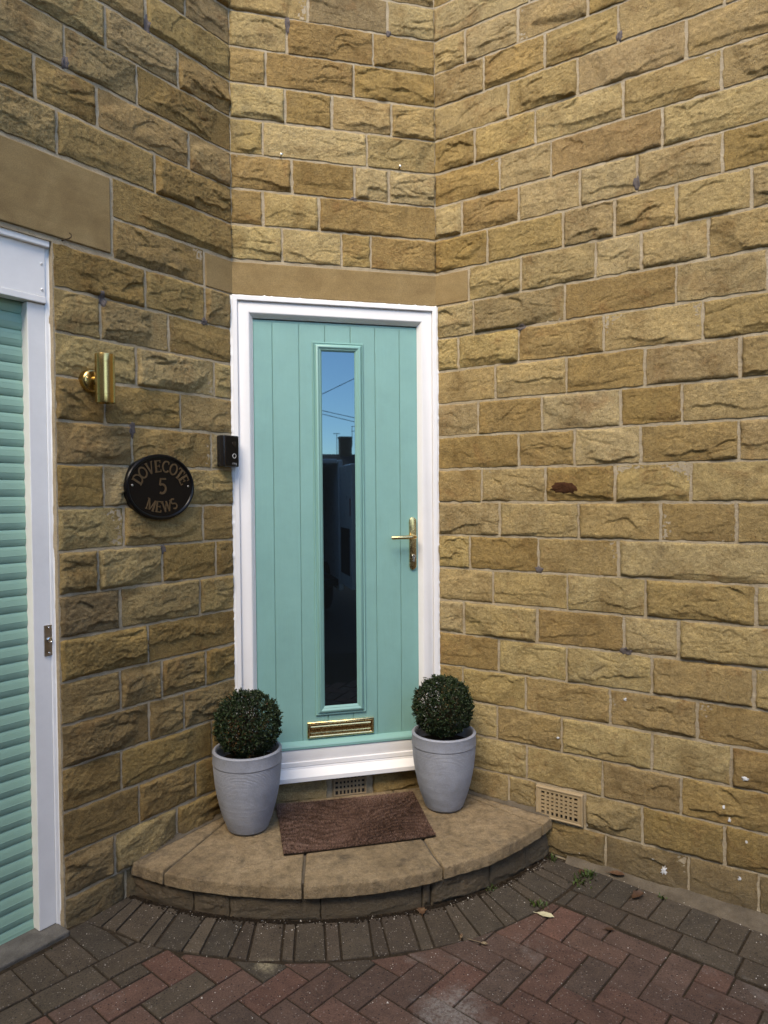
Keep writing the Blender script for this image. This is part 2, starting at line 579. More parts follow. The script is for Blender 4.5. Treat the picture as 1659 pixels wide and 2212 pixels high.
def mat_coir():
    t = NT('coir_fibre')
    at = t.n('ShaderNodeAttribute'); at.attribute_name = 'shade'
    c = t.ramp(at.outputs['Fac'], [(0.0, (0.040, 0.022, 0.015)), (0.6, (0.140, 0.080, 0.058)), (1.0, (0.30, 0.195, 0.150))])
    return t.out(c, 0.9, None, None, **{'Specular IOR Level': 0.15})


M['coir'] = mat_coir()


def mat_glass():
    t = NT('dark_double_glazing')
    m = t.out((0.004, 0.005, 0.006), 0.015, None, None)
    t.bsdf.inputs['IOR'].default_value = 2.1
    t.bsdf.inputs['Specular Tint'].default_value = (0.50, 0.80, 1.0, 1)  # blue put into the reflection to deepen the mirrored sky
    return m


M['glass'] = mat_glass()

# ------------------------------------------------------------------ rock-faced stone


def stone_field(L, H, seed, res, relief=1.0):
    """grid of a rock-faced stone: returns (nx, nz, X, Z, height)"""
    r = random.Random(seed)
    nx = max(6, int(L/res)); nz = max(6, int(H/res))
    u = np.linspace(0, 1, nx+1); w = np.linspace(0, 1, nz+1)
    U, Wt = np.meshgrid(u*L, w*H)
    so = seed % 9973
    X0, Z0 = U + so*0.37, Wt + so*0.91
    cu, cw = (U/L-0.5), (Wt/H-0.5)
    face = r.uniform(0.008, 0.016)
    # the dressed face: a nearly flat, slightly tilted plane broken by a few large chisel facets
    h = face + r.uniform(-0.005, 0.005)*cu*2 - r.uniform(-0.002, 0.005)*cw*2
    for k in range(r.randint(1, 3)):
        an = r.uniform(0, 2*math.pi); off = r.uniform(0.25, 0.6)
        d = (math.cos(an)*cu*L + math.sin(an)*cw*H*1.4) - off*(abs(math.cos(an))*L*0.5+abs(math.sin(an))*H*0.7)
        d = d + 0.008*fbm(X0*18, Z0*18, 3, seed+50+k)
        h = h - np.clip(d, 0, None)*r.uniform(0.10, 0.35)
    # broken bed: below a ragged line the face snaps back and slopes in to the bottom arris
    style = r.random()
    if style < 0.80:
        base = H*(r.uniform(0.10, 0.26) if r.random() < 0.6 else r.uniform(0.24, 0.44))
        line = base + 0.022*fbm(X0*7, X0*0+1, 2, seed+71) + 0.007*fbm(X0*38, X0*0+3, 3, seed+90, 0.65) + r.uniform(-0.12, 0.12)*(U-L/2)
        saw = np.abs((X0*r.uniform(9, 16)) % 1.0-0.5)
        line = line + 0.010*saw*r.random()
        c0 = r.uniform(0.2, 0.8)*L; hw = L*r.uniform(0.30, 0.85)
        mask = 1-sstep(0.75, 1.0, np.abs(U-c0)/hw)
        drop = r.uniform(0.004, 0.011)*(0.7+0.5*fbm(X0*12, X0*0, 2, seed+99))
        t = np.clip((line-Wt)/np.maximum(line, 0.01), 0, 1)
        below = 1-sstep(-0.0035, 0.0002, Wt-line)
        target = np.minimum(h-drop, (h-drop)*(1-t)+0.002*t)
        h = h*(1-below*mask) + target*below*mask
    # conchoidal chips with a sharp upper lip
    for k in range(r.choice([0, 0, 1, 1, 2])):
        c0 = r.uniform(0.05, 0.95)*L; w0 = r.uniform(0.25, 0.85)*H
        ra = r.uniform(0.025, 0.085); rb = ra*r.uniform(0.30, 0.6); an = r.uniform(-0.6, 0.6)
        du, dw = (U-c0)*math.cos(an)+(Wt-w0)*math.sin(an), -(U-c0)*math.sin(an)+(Wt-w0)*math.cos(an)
        q = (du/ra)**2 + (dw/rb)**2 + 0.6*fbm(X0*26, Z0*26, 3, seed+130+k)
        ins = sstep(1.0, 0.86, q) if False else 1-sstep(0.86, 1.0, q)
        ramp_ = np.clip(0.5+0.5*dw/rb, 0, 1)            # deepest just under the upper lip
        h = h - r.uniform(0.004, 0.010)*ins*ramp_**1.3
    # long low cracks
    for k in range(r.choice([0, 1, 1, 2])):
        w0 = r.uniform(0.2, 0.85)*H; c0 = r.uniform(0.1, 0.9)*L; hw = r.uniform(0.03, 0.10)
        line = w0 + 0.012*fbm(X0*10, X0*0+5, 3, seed+160+k, 0.6) + r.uniform(-0.3, 0.3)*(U-c0)
        m = 1-sstep(0.5, 1.0, np.abs(U-c0)/hw)
        dd = Wt-line
        h = h - 0.0045*m*np.exp(-(dd/0.0035)**2) - 0.0025*m*(1-sstep(-0.004, 0.0, dd))*np.exp(np.minimum(dd, 0)/0.02)
    # grain of the broken surface
    n1 = fbm(X0*15, Z0*22, 3, seed+11)
    n2 = 1-np.abs(fbm(X0*38, Z0*60, 3, seed+23, 0.6))*2
    n3 = fbm(X0*110, Z0*140, 2, seed+37, 0.7)
    h = h + relief*(0.0034*n1 + 0.0022*n2 + 0.0020*n3)
    # arrises
    e = np.minimum(np.minimum(U, L-U), np.minimum(Wt*0.8, (H-Wt)*1.3))
    e = e + 0.0025*fbm(X0*45, Z0*45, 2, seed+3)
    edge = np.sqrt(np.clip(e/r.uniform(0.007, 0.013), 0, 1))
    h = h*edge*r.choice([0.55, 0.75, 0.85, 0.95, 1.1])
    floor_ = 0.0018 + 0.0010*n3
    h = np.where(h < floor_, floor_ + (h-floor_)*0.05, h)
    return nx, nz, U, Wt, h


def stone_mesh(name, L, H, seed, res=0.0043, place=None, jag=0.0038, flat=1.0):
    nx, nz, U, Wt, h = stone_field(L, H, seed, res)
    h = h*flat
    so = seed % 9973
    X = U - L/2; Z = Wt - H/2
    # wander the outline so that joints are not ruled lines
    fu = np.abs(U/L-0.5)*2; fz = np.abs(Wt/H-0.5)*2
    X = X + jag*fbm(Wt*40+so, Wt*0+np.sign(U-L/2), 3, seed+201)*(fu**4)
    Z = Z + jag*fbm(U*26+so, U*0+np.sign(Wt-H/2), 3, seed+211)*(fz**4)
    Y = -h
    m = (nx+1)*(nz+1)
    P = np.stack([X, Y, Z], -1).reshape(-1, 3)
    ring = [i for i in range(nx+1)] + [j*(nx+1)+nx for j in range(1, nz+1)] + [nz*(nx+1)+i for i in range(nx-1, -1, -1)] + [j*(nx+1) for j in range(nz-1, 0, -1)]
    back = P[ring].copy(); back[:, 1] = 0.03
    V = np.vstack([P, back])
    idx = np.arange(m).reshape(nz+1, nx+1)
    a = idx[:-1, :-1].ravel(); b = idx[:-1, 1:].ravel(); c = idx[1:, 1:].ravel(); d = idx[1:, :-1].ravel()
    Q = np.stack([a, b, c, d], 1)
    R = np.array(ring); n = len(R); k = np.arange(n)
    S = np.stack([R, m+k, m+(k+1) % n, R[(k+1) % n]], 1)
    F = np.vstack([Q, S])
    if place is not None:
        V = place(V)
    me = bpy.data.meshes.new(name)
    me.vertices.add(len(V)); me.vertices.foreach_set('co', V.astype(np.float32).ravel())
    me.loops.add(F.size); me.loops.foreach_set('vertex_index', F.astype(np.int32).ravel())
    me.polygons.add(len(F)); me.polygons.foreach_set('loop_start', np.arange(0, F.size, 4, dtype=np.int32))
    me.polygons.foreach_set('loop_total', np.full(len(F), 4, np.int32))
    sm = np.ones(len(F), bool); sm[len(Q):] = False
    me.polygons.foreach_set('use_smooth', sm)
    me.update(calc_edges=True)
    return me


STONE_COLS = [(0.370, 0.250, 0.102), (0.335, 0.220, 0.084), (0.395, 0.275, 0.118), (0.305, 0.196, 0.072), (0.415, 0.300, 0.140), (0.355, 0.240, 0.105), (0.325, 0.208, 0.076), (0.380, 0.268, 0.122)]
J = 0.0108                      # mortar joint


def stone_colour(seed, gain=1.0):
    r = random.Random(seed*3+1)
    c = r.choice(STONE_COLS)
    k = r.uniform(0.92, 1.08)*gain
    return (c[0]*k*0.94, c[1]*k, c[2]*k*r.uniform(0.97, 1.12), 1)


SPECIAL = {(3000, 15, 0.193): (0.245, 0.205, 0.120), (2000, 24, 0.34): (0.225, 0.185, 0.120), (2000, 23, 0.247): (0.285, 0.182, 0.072), (2000, 22, 0.155): (0.320, 0.205, 0.080),
           (3000, 18, 0.901): (0.445, 0.345, 0.180), (3000, 17, 0.604): (0.430, 0.330, 0.175), (3000, 12, 0.512): (0.425, 0.330, 0.180), (3000, 13, 0.619): (0.300, 0.195, 0.072), (3000, 13, 0.931): (0.410, 0.310, 0.165),
           (3000, 19, 0.555): (0.340, 0.220, 0.088), (3000, 20, 0.848): (0.430, 0.320, 0.150), (3000, 19, 0.995): (0.450, 0.345, 0.165), (1000, 7, 0.563): (0.205, 0.150, 0.085), (1000, 11, 0.504): (0.270, 0.170, 0.065),
           (1000, 4, 0.446): (0.205, 0.145, 0.070), (1000, 20, 0.457): (0.250, 0.195, 0.105), (1000, 19, 0.22): (0.300, 0.190, 0.075), (3000, 21, 1.08): (0.440, 0.320, 0.150), (3000, 0, 0.78): (0.330, 0.245, 0.125)}


def add_stone(wall, sgn, s0, s1, n, mat, hgt=1, seed=None, z0=None, z1=None, res=0.0043):
    """one stone of the wall between joints s0 and s1 (distance from the corner) in course n"""
    seed = seed if seed is not None else int(abs(s0)*7919 + n*104729 + (13 if sgn > 0 else 5) + id_of[wall.name])
    rr = random.Random(seed)
    ja = J*rr.uniform(0.85, 1.25); jb = J*rr.uniform(0.8, 1.1)
    zb = n*C if z0 is None else z0; zt = (n+hgt)*C if z1 is None else z1
    L = s1-s0-ja; H = zt-zb-jb
    if L < 0.02: return None
    me = stone_mesh('stone', L, H, seed, res, flat=(0.76 if (sgn > 0 and n < 14) else 0.92))
    o = link('stone', me, mat, wall, (sgn*(s0+s1)/2, rr.uniform(-0.0015, 0.0015), (zb+zt)/2))
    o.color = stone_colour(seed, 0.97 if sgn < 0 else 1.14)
    sp_c = SPECIAL.get((id_of[wall.name], n, round(s0, 3)))
    if sp_c: o.color = tuple(0.55*a_+0.45*b_ for a_, b_ in zip((*sp_c, 1), o.color))
    return o


# ------------------------------------------------------------------ the house
house = empty('stone_house')
tag(house, 'honey sandstone house corner with teal front door and green roller garage door', 'house')
wall_l = MB()
GA = 0.800                      # garage opening starts here along the left wall
GB = 3.20
TOPZ = 3.92
wall_l.box(-GA, 0.05, 0.0005, 0.20, -0.05, 2.40)
wall_l.box(-GB-0.6, 0.05, 0.0005, 0.20, 2.40, TOPZ)
wall_l.box(-GB-0.6, -GB, 0.0005, 0.20, -0.05, 2.40)
wall_l = wall_l.build('wall', M['mortar'], house, loc=(0, 0, 0), rotz=ANG_A)
wall_l['label'] = 'sandstone wall with garage opening, lamp and plaque'
wall_m = MB().box(-0.02, W+0.02, 0.0005, 0.20, 2.40, TOPZ).build('wall', M['mortar'], house)
MB().box(-0.02, W+0.02, 0.012, 0.20, -0.05, 0.285).build('wall_base', M['mortar'], house)
wall_m['label'] = 'narrow diagonal sandstone facet above the front door'
wall_r = MB().box(-0.05, 3.6, 0.0005, 0.20, -0.1, TOPZ).build('wall', M['mortar'], house, loc=(W, 0, 0), rotz=-ANG_B)
wall_r['label'] = 'long sandstone wall right of the front door'
id_of = {wall_l.name: 1000, wall_m.name: 2000, wall_r.name: 3000}

RJ = {23: [0.158, 0.409, 0.711, 1.02, 1.30], 22: [0.248, 0.528, 0.83, 1.21], 21: [0.364, 0.667, 1.08, 1.40], 20: [0.204, 0.485, 0.848, 1.2], 19: [0.323, 0.555, 0.995, 1.42],
      18: [0.138, 0.411, 0.676, 0.901, 1.205], 17: [0.263, 0.604, 0.816, 1.046, 1.3], 16: [0.420, 0.74, 0.917, 1.159, 1.43], 15: [0.193, 0.613, 1.046, 1.351],
      14: [0.116, 0.409, 0.772, 1.139, 1.45], 13: [0.298, 0.619, 0.931, 1.265], 12: [0.214, 0.512, 0.839, 1.069, 1.42], 11: [0.407, 0.652, 0.916, 1.262], 10: [0.23, 0.526, 0.817, 1.1, 1.41],
      9: [0.317, 0.669, 0.992, 1.255], 8: [0.171, 0.494, 0.83, 1.42], 7: [0.283, 0.621, 0.934, 1.321], 6: [0.139, 0.489, 0.852, 1.057, 1.42], 5: [0.31, 0.617, 0.959, 1.315],
      4: [0.131, 0.436, 0.797, 1.125, 1.44], 3: [0.302, 0.596, 0.961, 1.242], 2: [0.17, 0.44, 0.767, 1.067, 1.38], 1: [0.10, 0.356, 0.483, 0.693, 0.924, 1.221], 0: [0.22, 0.50, 0.78, 1.096, 1.333],
      24: [0.46, 0.82, 1.15], 25: [0.21, 0.55, 0.93, 1.28]}
MJ = {17: [0.217, 0.479, 0.613], 18: [0.136, 0.381], 19: [0.263, 0.541, 0.699], 20: [0.139, 0.599], 21: [0.237, 0.441, 0.714], 22: [0.155, 0.541], 23: [0.247, 0.63], 24: [0.34, 0.699], 25: [0.2, 0.52]}
LJ = {25: [0.19, 0.5, 0.83, 1.1], 24: [0.34, 0.7, 1.02], 23: [0.228, 0.56, 0.9, 1.16], 22: [0.416, 0.74, 1.05], 21: [0.268, 0.585, 0.93], 20: [0.457, 0.743, 1.08], 19: [0.22, 0.623, 0.849, 1.15],
      18: [0.384, 0.776, 1.1], 17: [0.572], 16: [0.148, 0.572], 15: [0.148, 0.434], 14: [0.33, 0.624], 13: [0.104, 0.479], 12: [0.28, 0.613], 11: [0.124, 0.504], 10: [0.373, 0.622],
      9: [0.174, 0.543], 8: [0.108, 0.376, 0.65], 7: [0.196, 0.563], 6: [0.447], 5: [0.17, 0.386, 0.569], 4: [0.283, 0.446], 3: [0.143, 0.57], 2: [0.23, 0.498], 1: [0.325, 0.602], 0: [0.30, 0.56]}

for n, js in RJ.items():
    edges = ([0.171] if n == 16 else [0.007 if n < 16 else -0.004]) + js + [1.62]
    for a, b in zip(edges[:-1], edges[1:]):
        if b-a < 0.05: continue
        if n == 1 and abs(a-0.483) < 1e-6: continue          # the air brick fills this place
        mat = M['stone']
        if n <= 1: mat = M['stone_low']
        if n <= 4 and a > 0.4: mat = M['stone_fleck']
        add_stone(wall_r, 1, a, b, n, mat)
for n, js in MJ.items():
    edges = [-0.003] + js + [W+0.003]
    for a, b in zip(edges[:-1], edges[1:]):
        add_stone(wall_m, 1, a, b, n, M['stone'])
add_stone(wall_m, 1, 0.004, 0.395, 1, M['stone_low'], z0=0.15, z1=0.280)
add_stone(wall_m, 1, 0.600, W-0.004, 1, M['stone_low'], z0=0.15, z1=0.280)
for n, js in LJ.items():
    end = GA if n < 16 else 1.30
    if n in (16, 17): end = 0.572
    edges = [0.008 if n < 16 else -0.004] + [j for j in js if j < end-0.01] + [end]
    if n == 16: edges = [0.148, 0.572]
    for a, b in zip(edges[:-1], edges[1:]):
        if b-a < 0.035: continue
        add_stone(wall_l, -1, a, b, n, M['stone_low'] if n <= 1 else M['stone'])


def far_stones(wall, sgn, s_lo, s_hi, n0, n1, name='stone'):
    """stonework out of the picture, joined into one part"""
    rr = random.Random(int(s_lo*100)+n0)
    mb_v = []; mb_f = []; cnt = 0
    for n in range(n0, n1):
        s = s_lo
        while s < s_hi-0.05:
            e = min(s_hi, s+rr.uniform(0.22, 0.46))
            if s_hi-e < 0.1: e = s_hi
            L = e-s-J; H = C-J
            nx, nz, U, Wt, h = stone_field(L, H, rr.randrange(10**6), 0.03)
            P = np.stack([sgn*(s+J/2) + sgn*U, -h, n*C+J/2+Wt], -1).reshape(-1, 3)
            idx = np.arange((nx+1)*(nz+1)).reshape(nz+1, nx+1)+cnt
            Q = np.stack([idx[:-1, :-1].ravel(), idx[:-1, 1:].ravel(), idx[1:, 1:].ravel(), idx[1:, :-1].ravel()], 1)
            if sgn < 0: Q = Q[:, ::-1]
            mb_v.append(P); mb_f.append(Q); cnt += len(P)
            s = e
    V = np.vstack(mb_v); F = np.vstack(mb_f)
    o = mesh_obj('stonework', V.tolist(), F.tolist(), M['stone'], wall)
    o.color = (0.31, 0.22, 0.10, 1)
    o['kind'] = 'stuff'
    return o


far_stones(wall_r, 1, 1.62, 3.6, 0, 26)
far_stones(wall_l, -1, 1.30, GB+0.6, 18, 26)
far_stones(wall_l, -1, GB, GB+0.6, 0, 16)

# lintels
def chamfer_box(name, x0, x1, y0, y1, z0, z1, mat, parent, b=0.003):
    return MB().box(x0, x1, y0, y1, z0, z1).build(name, mat, parent, bevel=b, segs=2)


lin = chamfer_box('lintel', -0.002, W+0.002, -0.003, 0.10, 16*C+0.003, 17*C-0.010, M['lintel'], house)
lin['label'] = 'smooth sawn sandstone lintel over the front door'
lo = chamfer_box('lintel_return', -0.143, -0.001, -0.004, 0.10, 16*C+0.003, 17*C-0.010, M['lintel'], wall_l)
lo = chamfer_box('lintel_return', 0.001, 0.165, -0.004, 0.10, 16*C+0.003, 17*C-0.010, M['lintel'], wall_r)
lg = chamfer_box('garage_lintel', -GB-0.2, -0.579, -0.006, 0.12, 16*C+0.018, 18*C-0.012, M['lintel'], wall_l, 0.004)
lg['label'] = 'large smooth stone lintel over the garage'

# roof and the rest of the house body, unseen, put in to block light
ridge = MB()
pl = Vector((-math.cos(ANG_A), -math.sin(ANG_A), 0))*(GB+0.6)
pr = Vector((W, 0, 0)) + Vector((math.cos(ANG_B), -math.sin(ANG_B), 0))*3.6
ov = 0.05
A_ = pl + Vector((math.sin(ANG_A), -math.cos(ANG_A), 0))*ov
B_ = Vector((-0.0, -ov*1.02, 0)); C__ = Vector((W, -ov*1.02, 0))
D_ = pr + Vector((-math.sin(ANG_B), -math.cos(ANG_B), 0))*ov
E_ = Vector((5.2, 6.0, 0)); F_ = Vector((-4.6, 6.0, 0))
poly = [A_, B_, C__, D_, E_, F_]
rv = [(p.x, p.y, TOPZ+0.005) for p in poly] + [(p.x, p.y, TOPZ+0.16) for p in poly]
rf = [tuple(range(6)), tuple(reversed(range(6, 12)))] + [(i, i+6, (i+1) % 6+6, (i+1) % 6) for i in range(6)]
apex = len(rv)
rv += [(-0.6, 3.4, TOPZ+2.3), (1.4, 3.4, TOPZ+2.3)]
rf += [(6, 7, apex), (7, 8, apex+1, apex), (8, 9, apex+1), (9, 10, apex+1), (10, 11, apex, apex+1), (11, 6, apex)]
roof_mat = mat_paint('slate_grey_roof', (0.09, 0.09, 0.10), 0.7, 0, 0.3)
ridge.add(rv, rf).build('roof', roof_mat, house)
side = MB()
side.add([(pl.x, pl.y, -0.1), (F_.x, F_.y, -0.1), (F_.x, F_.y, TOPZ), (pl.x, pl.y, TOPZ)], [(0, 1, 2, 3)])
side.add([(F_.x, F_.y, -0.1), (E_.x, E_.y, -0.1), (E_.x, E_.y, TOPZ), (F_.x, F_.y, TOPZ)], [(0, 1, 2, 3)])
side.add([(E_.x, E_.y, -0.1), (pr.x, pr.y, -0.1), (pr.x, pr.y, TOPZ), (E_.x, E_.y, TOPZ)], [(0, 1, 2, 3)])
side.build('unseen_rear_wall', M['mortar'], house)

# dark mortar repairs, rusty inclusion
_surf = {}


def surf_y(wall, x, z):
    """local depth of the stone (or mortar) surface of a wall at (x, z)"""
    if wall.name not in _surf:
        lst = []
        for o in wall.children:
            if not o.name.startswith('stone') or o.name.startswith('stonework'): continue
            n = len(o.data.vertices)
            co = np.empty(n*3, np.float32); o.data.vertices.foreach_get('co', co)
            co = co.reshape(-1, 3); co = co[co[:, 1] < 0.02] + np.array(o.location, np.float32)
            lst.append((co[:, 0].min(), co[:, 0].max(), co[:, 2].min(), co[:, 2].max(), co))
        _surf[wall.name] = lst
    for x0_, x1_, z0_, z1_, co in _surf[wall.name]:
        if x0_ <= x <= x1_ and z0_ <= z <= z1_:
            k_ = np.argmin((co[:, 0]-x)**2 + (co[:, 2]-z)**2)
            return float(co[k_, 1])
    return 0.0005


def blob(name, wall, x, z, rx, rz, y, mat, seed, n=18, thick=0.0015, lo_=0.62):
    """irregular patch draped over the wall surface"""
    r = random.Random(seed)
    q = [r.uniform(lo_, 1.15) for _ in range(n)]
    v = [(x, surf_y(wall, x, z)-thick, z)]
    for f_, t_ in ((0.25, 1.0), (0.5, 1.0), (0.75, 0.9), (1.0, 0.0)):
        for k in range(n):
            th = 2*math.pi*k/n
            px, pz = x+rx*q[k]*f_*math.cos(th), z+rz*q[k]*f_*math.sin(th)
            v.append((px, surf_y(wall, px, pz)-thick*t_+(0.0008 if t_ == 0 else 0), pz))
    f = [(0, 1+(k+1) % n, 1+k) for k in range(n)]
    for ring_ in range(3):
        f += [(1+ring_*n+k, 1+ring_*n+(k+1) % n, 1+(ring_+1)*n+(k+1) % n, 1+(ring_+1)*n+k) for k in range(n)]
    return MB().add(v, f).build(name, mat, wall, smooth=True)


for i, (s, z, rx, rz) in enumerate([(0.413, 3.318, 0.011, 0.035), (0.742, 3.02, 0.012, 0.022), (0.618, 2.245, 0.014, 0.026), (0.153, 2.255, 0.014, 0.016), (0.502, 1.79, 0.012, 0.034), (0.374, 1.335, 0.011, 0.02)]):
    blob('mortar_patch', wall_l, -s, z, rx*1.4, rz*1.15, 0, M['patch'], 40+i, 18, 0.003)
for i, (s, z, rx, rz) in enumerate([(0.250, 3.57, 0.009, 0.04), (0.702, 3.605, 0.011, 0.014), (0.535, 2.852, 0.013, 0.012)]):
    blob('mortar_patch', wall_m, s, z, rx*1.4, rz*1.15, 0, M['patch'], 60+i, 18, 0.003)
for i, (s, z, rx, rz) in enumerate([(0.835, 3.325, 0.010, 0.02), (0.901, 2.735, 0.010, 0.032), (0.42, 2.246, 0.02, 0.013), (0.497, 1.215, 0.016, 0.015), (0.859, 0.908, 0.019, 0.015)]):
    blob('mortar_patch', wall_r, s, z, rx*1.4, rz*1.15, 0, M['patch'], 80+i, 18, 0.003)
ip = blob('iron_inclusion', wall_r, 0.612, 1.560, 0.064, 0.026, -0.021, mat_mortar('rust_brown_ironstone', (0.030, 0.012, 0.005), (0.075, 0.030, 0.011)), 99, 26, 0.0035, 0.75)
ip['label'] = 'dark rust brown patch in a stone'

splash = mat_paint('white_paint_splash', (0.55, 0.56, 0.57), 0.5, 0, 0.15)
for i, (s_, z_, rx, rz, y_) in enumerate([(1.005, 0.069, 0.017, 0.026, -0.013), (1.218, 0.369, 0.008, 0.010, -0.013), (1.236, 0.324, 0.007, 0.011, -0.012), (1.289, 0.492, 0.016, 0.010, -0.013), (1.272, 0.115, 0.008, 0.012, -0.012), (0.582, 0.510, 0.008, 0.006, -0.011), (0.856, 0.713, 0.009, 0.008, -0.012)]):
    blob('paint_splash', wall_r, s_, z_, rx, rz, y_, splash, 200+i, 22, 0.0022, 0.3)

# ------------------------------------------------------------------ front door (part of the house)
door = MB().box(0.080, 0.840, 0.026, 0.060, 0.37, 2.305).build('front_door', M['teal'], house)
door['label'] = 'teal plank front door with narrow glazed slit in white frame'
fr = MB().sweep_rect(0.0, W, 0.335, 2.397, [(0.0, 0.05), (0.0, -0.012), (0.002, -0.014), (0.019, -0.014), (0.0215, -0.012), (0.0215, -0.000), (0.023, -0.002), (0.025, -0.003), (0.068, -0.003), (0.0685, -0.002), (0.070, -0.002), (0.074, 0.002), (0.083, 0.014), (0.085, 0.018), (0.087, 0.019), (0.087, 0.05)])
fr.build('door_frame', M['upvc'], door, smooth=True, auto=True)
gx = [0.0885, 0.171, 0.288, 0.404, 0.520, 0.634, 0.749, 0.8335]
for a, b in zip(gx[:-1], gx[1:]):
    p = MB().box(a+0.0006, b-0.0006, 0.0215, 0.034, 0.404, 2.294).build('plank', M['teal'], door, bevel=0.0026, segs=2)
bead_prof = [(0.0, 0.0225), (0.0, 0.016), (0.003, 0.0135), (0.006, 0.0145), (0.008, 0.0165), (0.010, 0.0135), (0.013, 0.009), (0.018, 0.0055), (0.023, 0.005), (0.028, 0.008), (0.031, 0.0105), (0.033, 0.010), (0.037, 0.013), (0.041, 0.017), (0.041, 0.022)]
MB().sweep_rect(0.347, 0.578, 0.547, 2.218, bead_prof).build('glazing_bead', M['teal_smooth'], door, smooth=True, auto=True)
MB().box(0.386, 0.539, 0.0185, 0.0205, 0.586, 2.179).build('glass_pane', M['glass'], door)
wb = [(0.022, 0.438), (0.016, 0.438), (-0.004, 0.425), (-0.007, 0.420), (-0.007, 0.410), (0.000, 0.408), (0.022, 0.410)]
v = [(0.0895, y, z) for y, z in wb] + [(0.8325, y, z) for y, z in wb]
n = len(wb)
MB().add(v, [tuple(range(n)), tuple(reversed(range(n, 2*n)))] + [(i, (i+1) % n, (i+1) % n+n, i+n) for i in range(n)]).build('weather_bar', M['teal_smooth'], door)
sp = [(0.04, 0.3345), (-0.008, 0.3345), (-0.012, 0.333), (-0.014, 0.329), (-0.014, 0.325), (-0.046, 0.306), (-0.052, 0.304), (-0.055, 0.301), (-0.056, 0.284), (-0.054, 0.2815), (-0.02, 0.2815), (0.04, 0.2815)]
n = len(sp)
v = [(0.001, y, z) for y, z in sp] + [(W-0.001, y, z) for y, z in sp]
MB().add(v, [tuple(range(n)), tuple(reversed(range(n, 2*n)))] + [(i, (i+1) % n, (i+1) % n+n, i+n) for i in range(n)]).build('door_sill', M['upvc'], door, smooth=True, auto=True)


def pill(x0, x1, z0, z1, seg=12):
    r = (x1-x0)/2; cx = (x0+x1)/2
    pts = [(cx+r*math.cos(math.pi*k/seg), z1-r+r*math.sin(math.pi*k/seg)) for k in range(seg+1)]
    pts += [(cx+r*math.cos(math.pi+math.pi*k/seg), z0+r+r*math.sin(math.pi+math.pi*k/seg)) for k in range(seg+1)]
    return pts


MB().prism(pill(0.789, 0.822, 1.191, 1.432), 0.011, 0.0225).build('handle_plate', M['brass'], door, bevel=0.0022, segs=3, smooth=True, auto=True)
hz = 1.343
MB().tube([(0.8055, 0.012, hz), (0.8055, -0.018, hz), (0.803, -0.028, hz), (0.796, -0.034, hz), (0.785, -0.036, hz), (0.74, -0.036, hz), (0.696, -0.036, hz-0.001), (0.691, -0.035, hz-0.001)],
          [0.0095, 0.0095, 0.0098, 0.0095, 0.0090, 0.0085, 0.0085, 0.006], 16).build('handle_lever', M['brass'], door, smooth=True, auto=True)
lk = MB().lathe([(0.0092, 0.0), (0.0092, 0.006), (0.0080, 0.007), (0.0001, 0.007)], 24, (Vector((1, 0, 0)), Vector((0, 0, 1)), Vector((0, -1, 0))), (0.8065, 0.0108, 1.252))
lk.prism([(0.8015, 1.252), (0.8015, 1.230), (0.8035, 1.2275), (0.8095, 1.2275), (0.8115, 1.230), (0.8115, 1.252)], 0.0052, 0.0108)
lk.build('lock_cylinder', M['chrome'], door, smooth=True, auto=True)
MB().box(0.8055, 0.8075, 0.0030, 0.0036, 1.2475, 1.2560).build('keyhole', M['dark'], door)
# letter plate
MB().sweep_rect(0.308, 0.613, 0.447, 0.519, [(0.0, 0.0215), (0.0, 0.014), (0.003, 0.011), (0.007, 0.010), (0.011, 0.012), (0.013, 0.016), (0.013, 0.021)]).build('letter_plate', M['brass'], door, smooth=True, auto=True)
fl = [(0.0145, 0.501), (0.012, 0.497), (0.0135, 0.488), (0.0165, 0.478), (0.017, 0.470), (0.013, 0.464), (0.0145, 0.4615)]
v = [(0.3225, y, z) for y, z in fl] + [(0.5985, y, z) for y, z in fl]
n = len(fl)
MB().add(v, [(i, i+1, i+1+n, i+n) for i in range(n-1)]).build('letter_flap', M['brass'], door, smooth=True)
MB().box(0.320, 0.601, 0.0185, 0.0212, 0.459, 0.507).build('letter_backing', M['brass_dark'], door)

# sealant run along both sides and the head of the door frame
def wobble_strip(name, pts_fn, n, mat, parent, seed, w0, amp, lift=0.004):
    v = []; f = []
    for i in range(n+1):
        t = i/n
        k = w0 + amp*float(fbm(np.array([t*60.0]), np.array([seed*1.7]), 3, seed)[0])
        if random.Random(seed*1000+i).random() < 0.05: k += amp*1.3
        base, outd, nrm = pts_fn(t)
        a = base + nrm*lift; b = base + outd*max(0.001, k) + nrm*(lift*0.4)
        c = base + outd*(max(0.001, k)+0.002) - nrm*0.006
        v += [a, b, c]
    for i in range(n):
        for j in (0, 1):
            f.append((i*3+j, i*3+j+1, i*3+j+4, i*3+j+3))
    return mesh_obj(name, v, f, mat, parent, smooth=True)


dL = Vector((-math.cos(ANG_A), -math.sin(ANG_A), 0)); dR = Vector((math.cos(ANG_B), -math.sin(ANG_B), 0))
nLo = Vector((math.sin(ANG_A), -math.cos(ANG_A), 0)); nRo = Vector((-math.sin(ANG_B), -math.cos(ANG_B), 0))
wobble_strip('sealant', lambda t: (Vector((0.0, -0.004, 0.30+2.095*t)), dL, nLo), 240, M['sealant'], house, 3, 0.009, 0.003, 0.009)
wobble_strip('sealant', lambda t: (Vector((W, -0.004, 0.30+2.095*t)), dR, nRo), 240, M['sealant'], house, 5, 0.007, 0.003, 0.009)
wobble_strip('sealant', lambda t: (Vector((W*t, -0.004, 2.3965)), Vector((0, 0, 1)), Vector((0, -1, 0))), 120, M['sealant'], house, 8, 0.003, 0.002, 0.004)

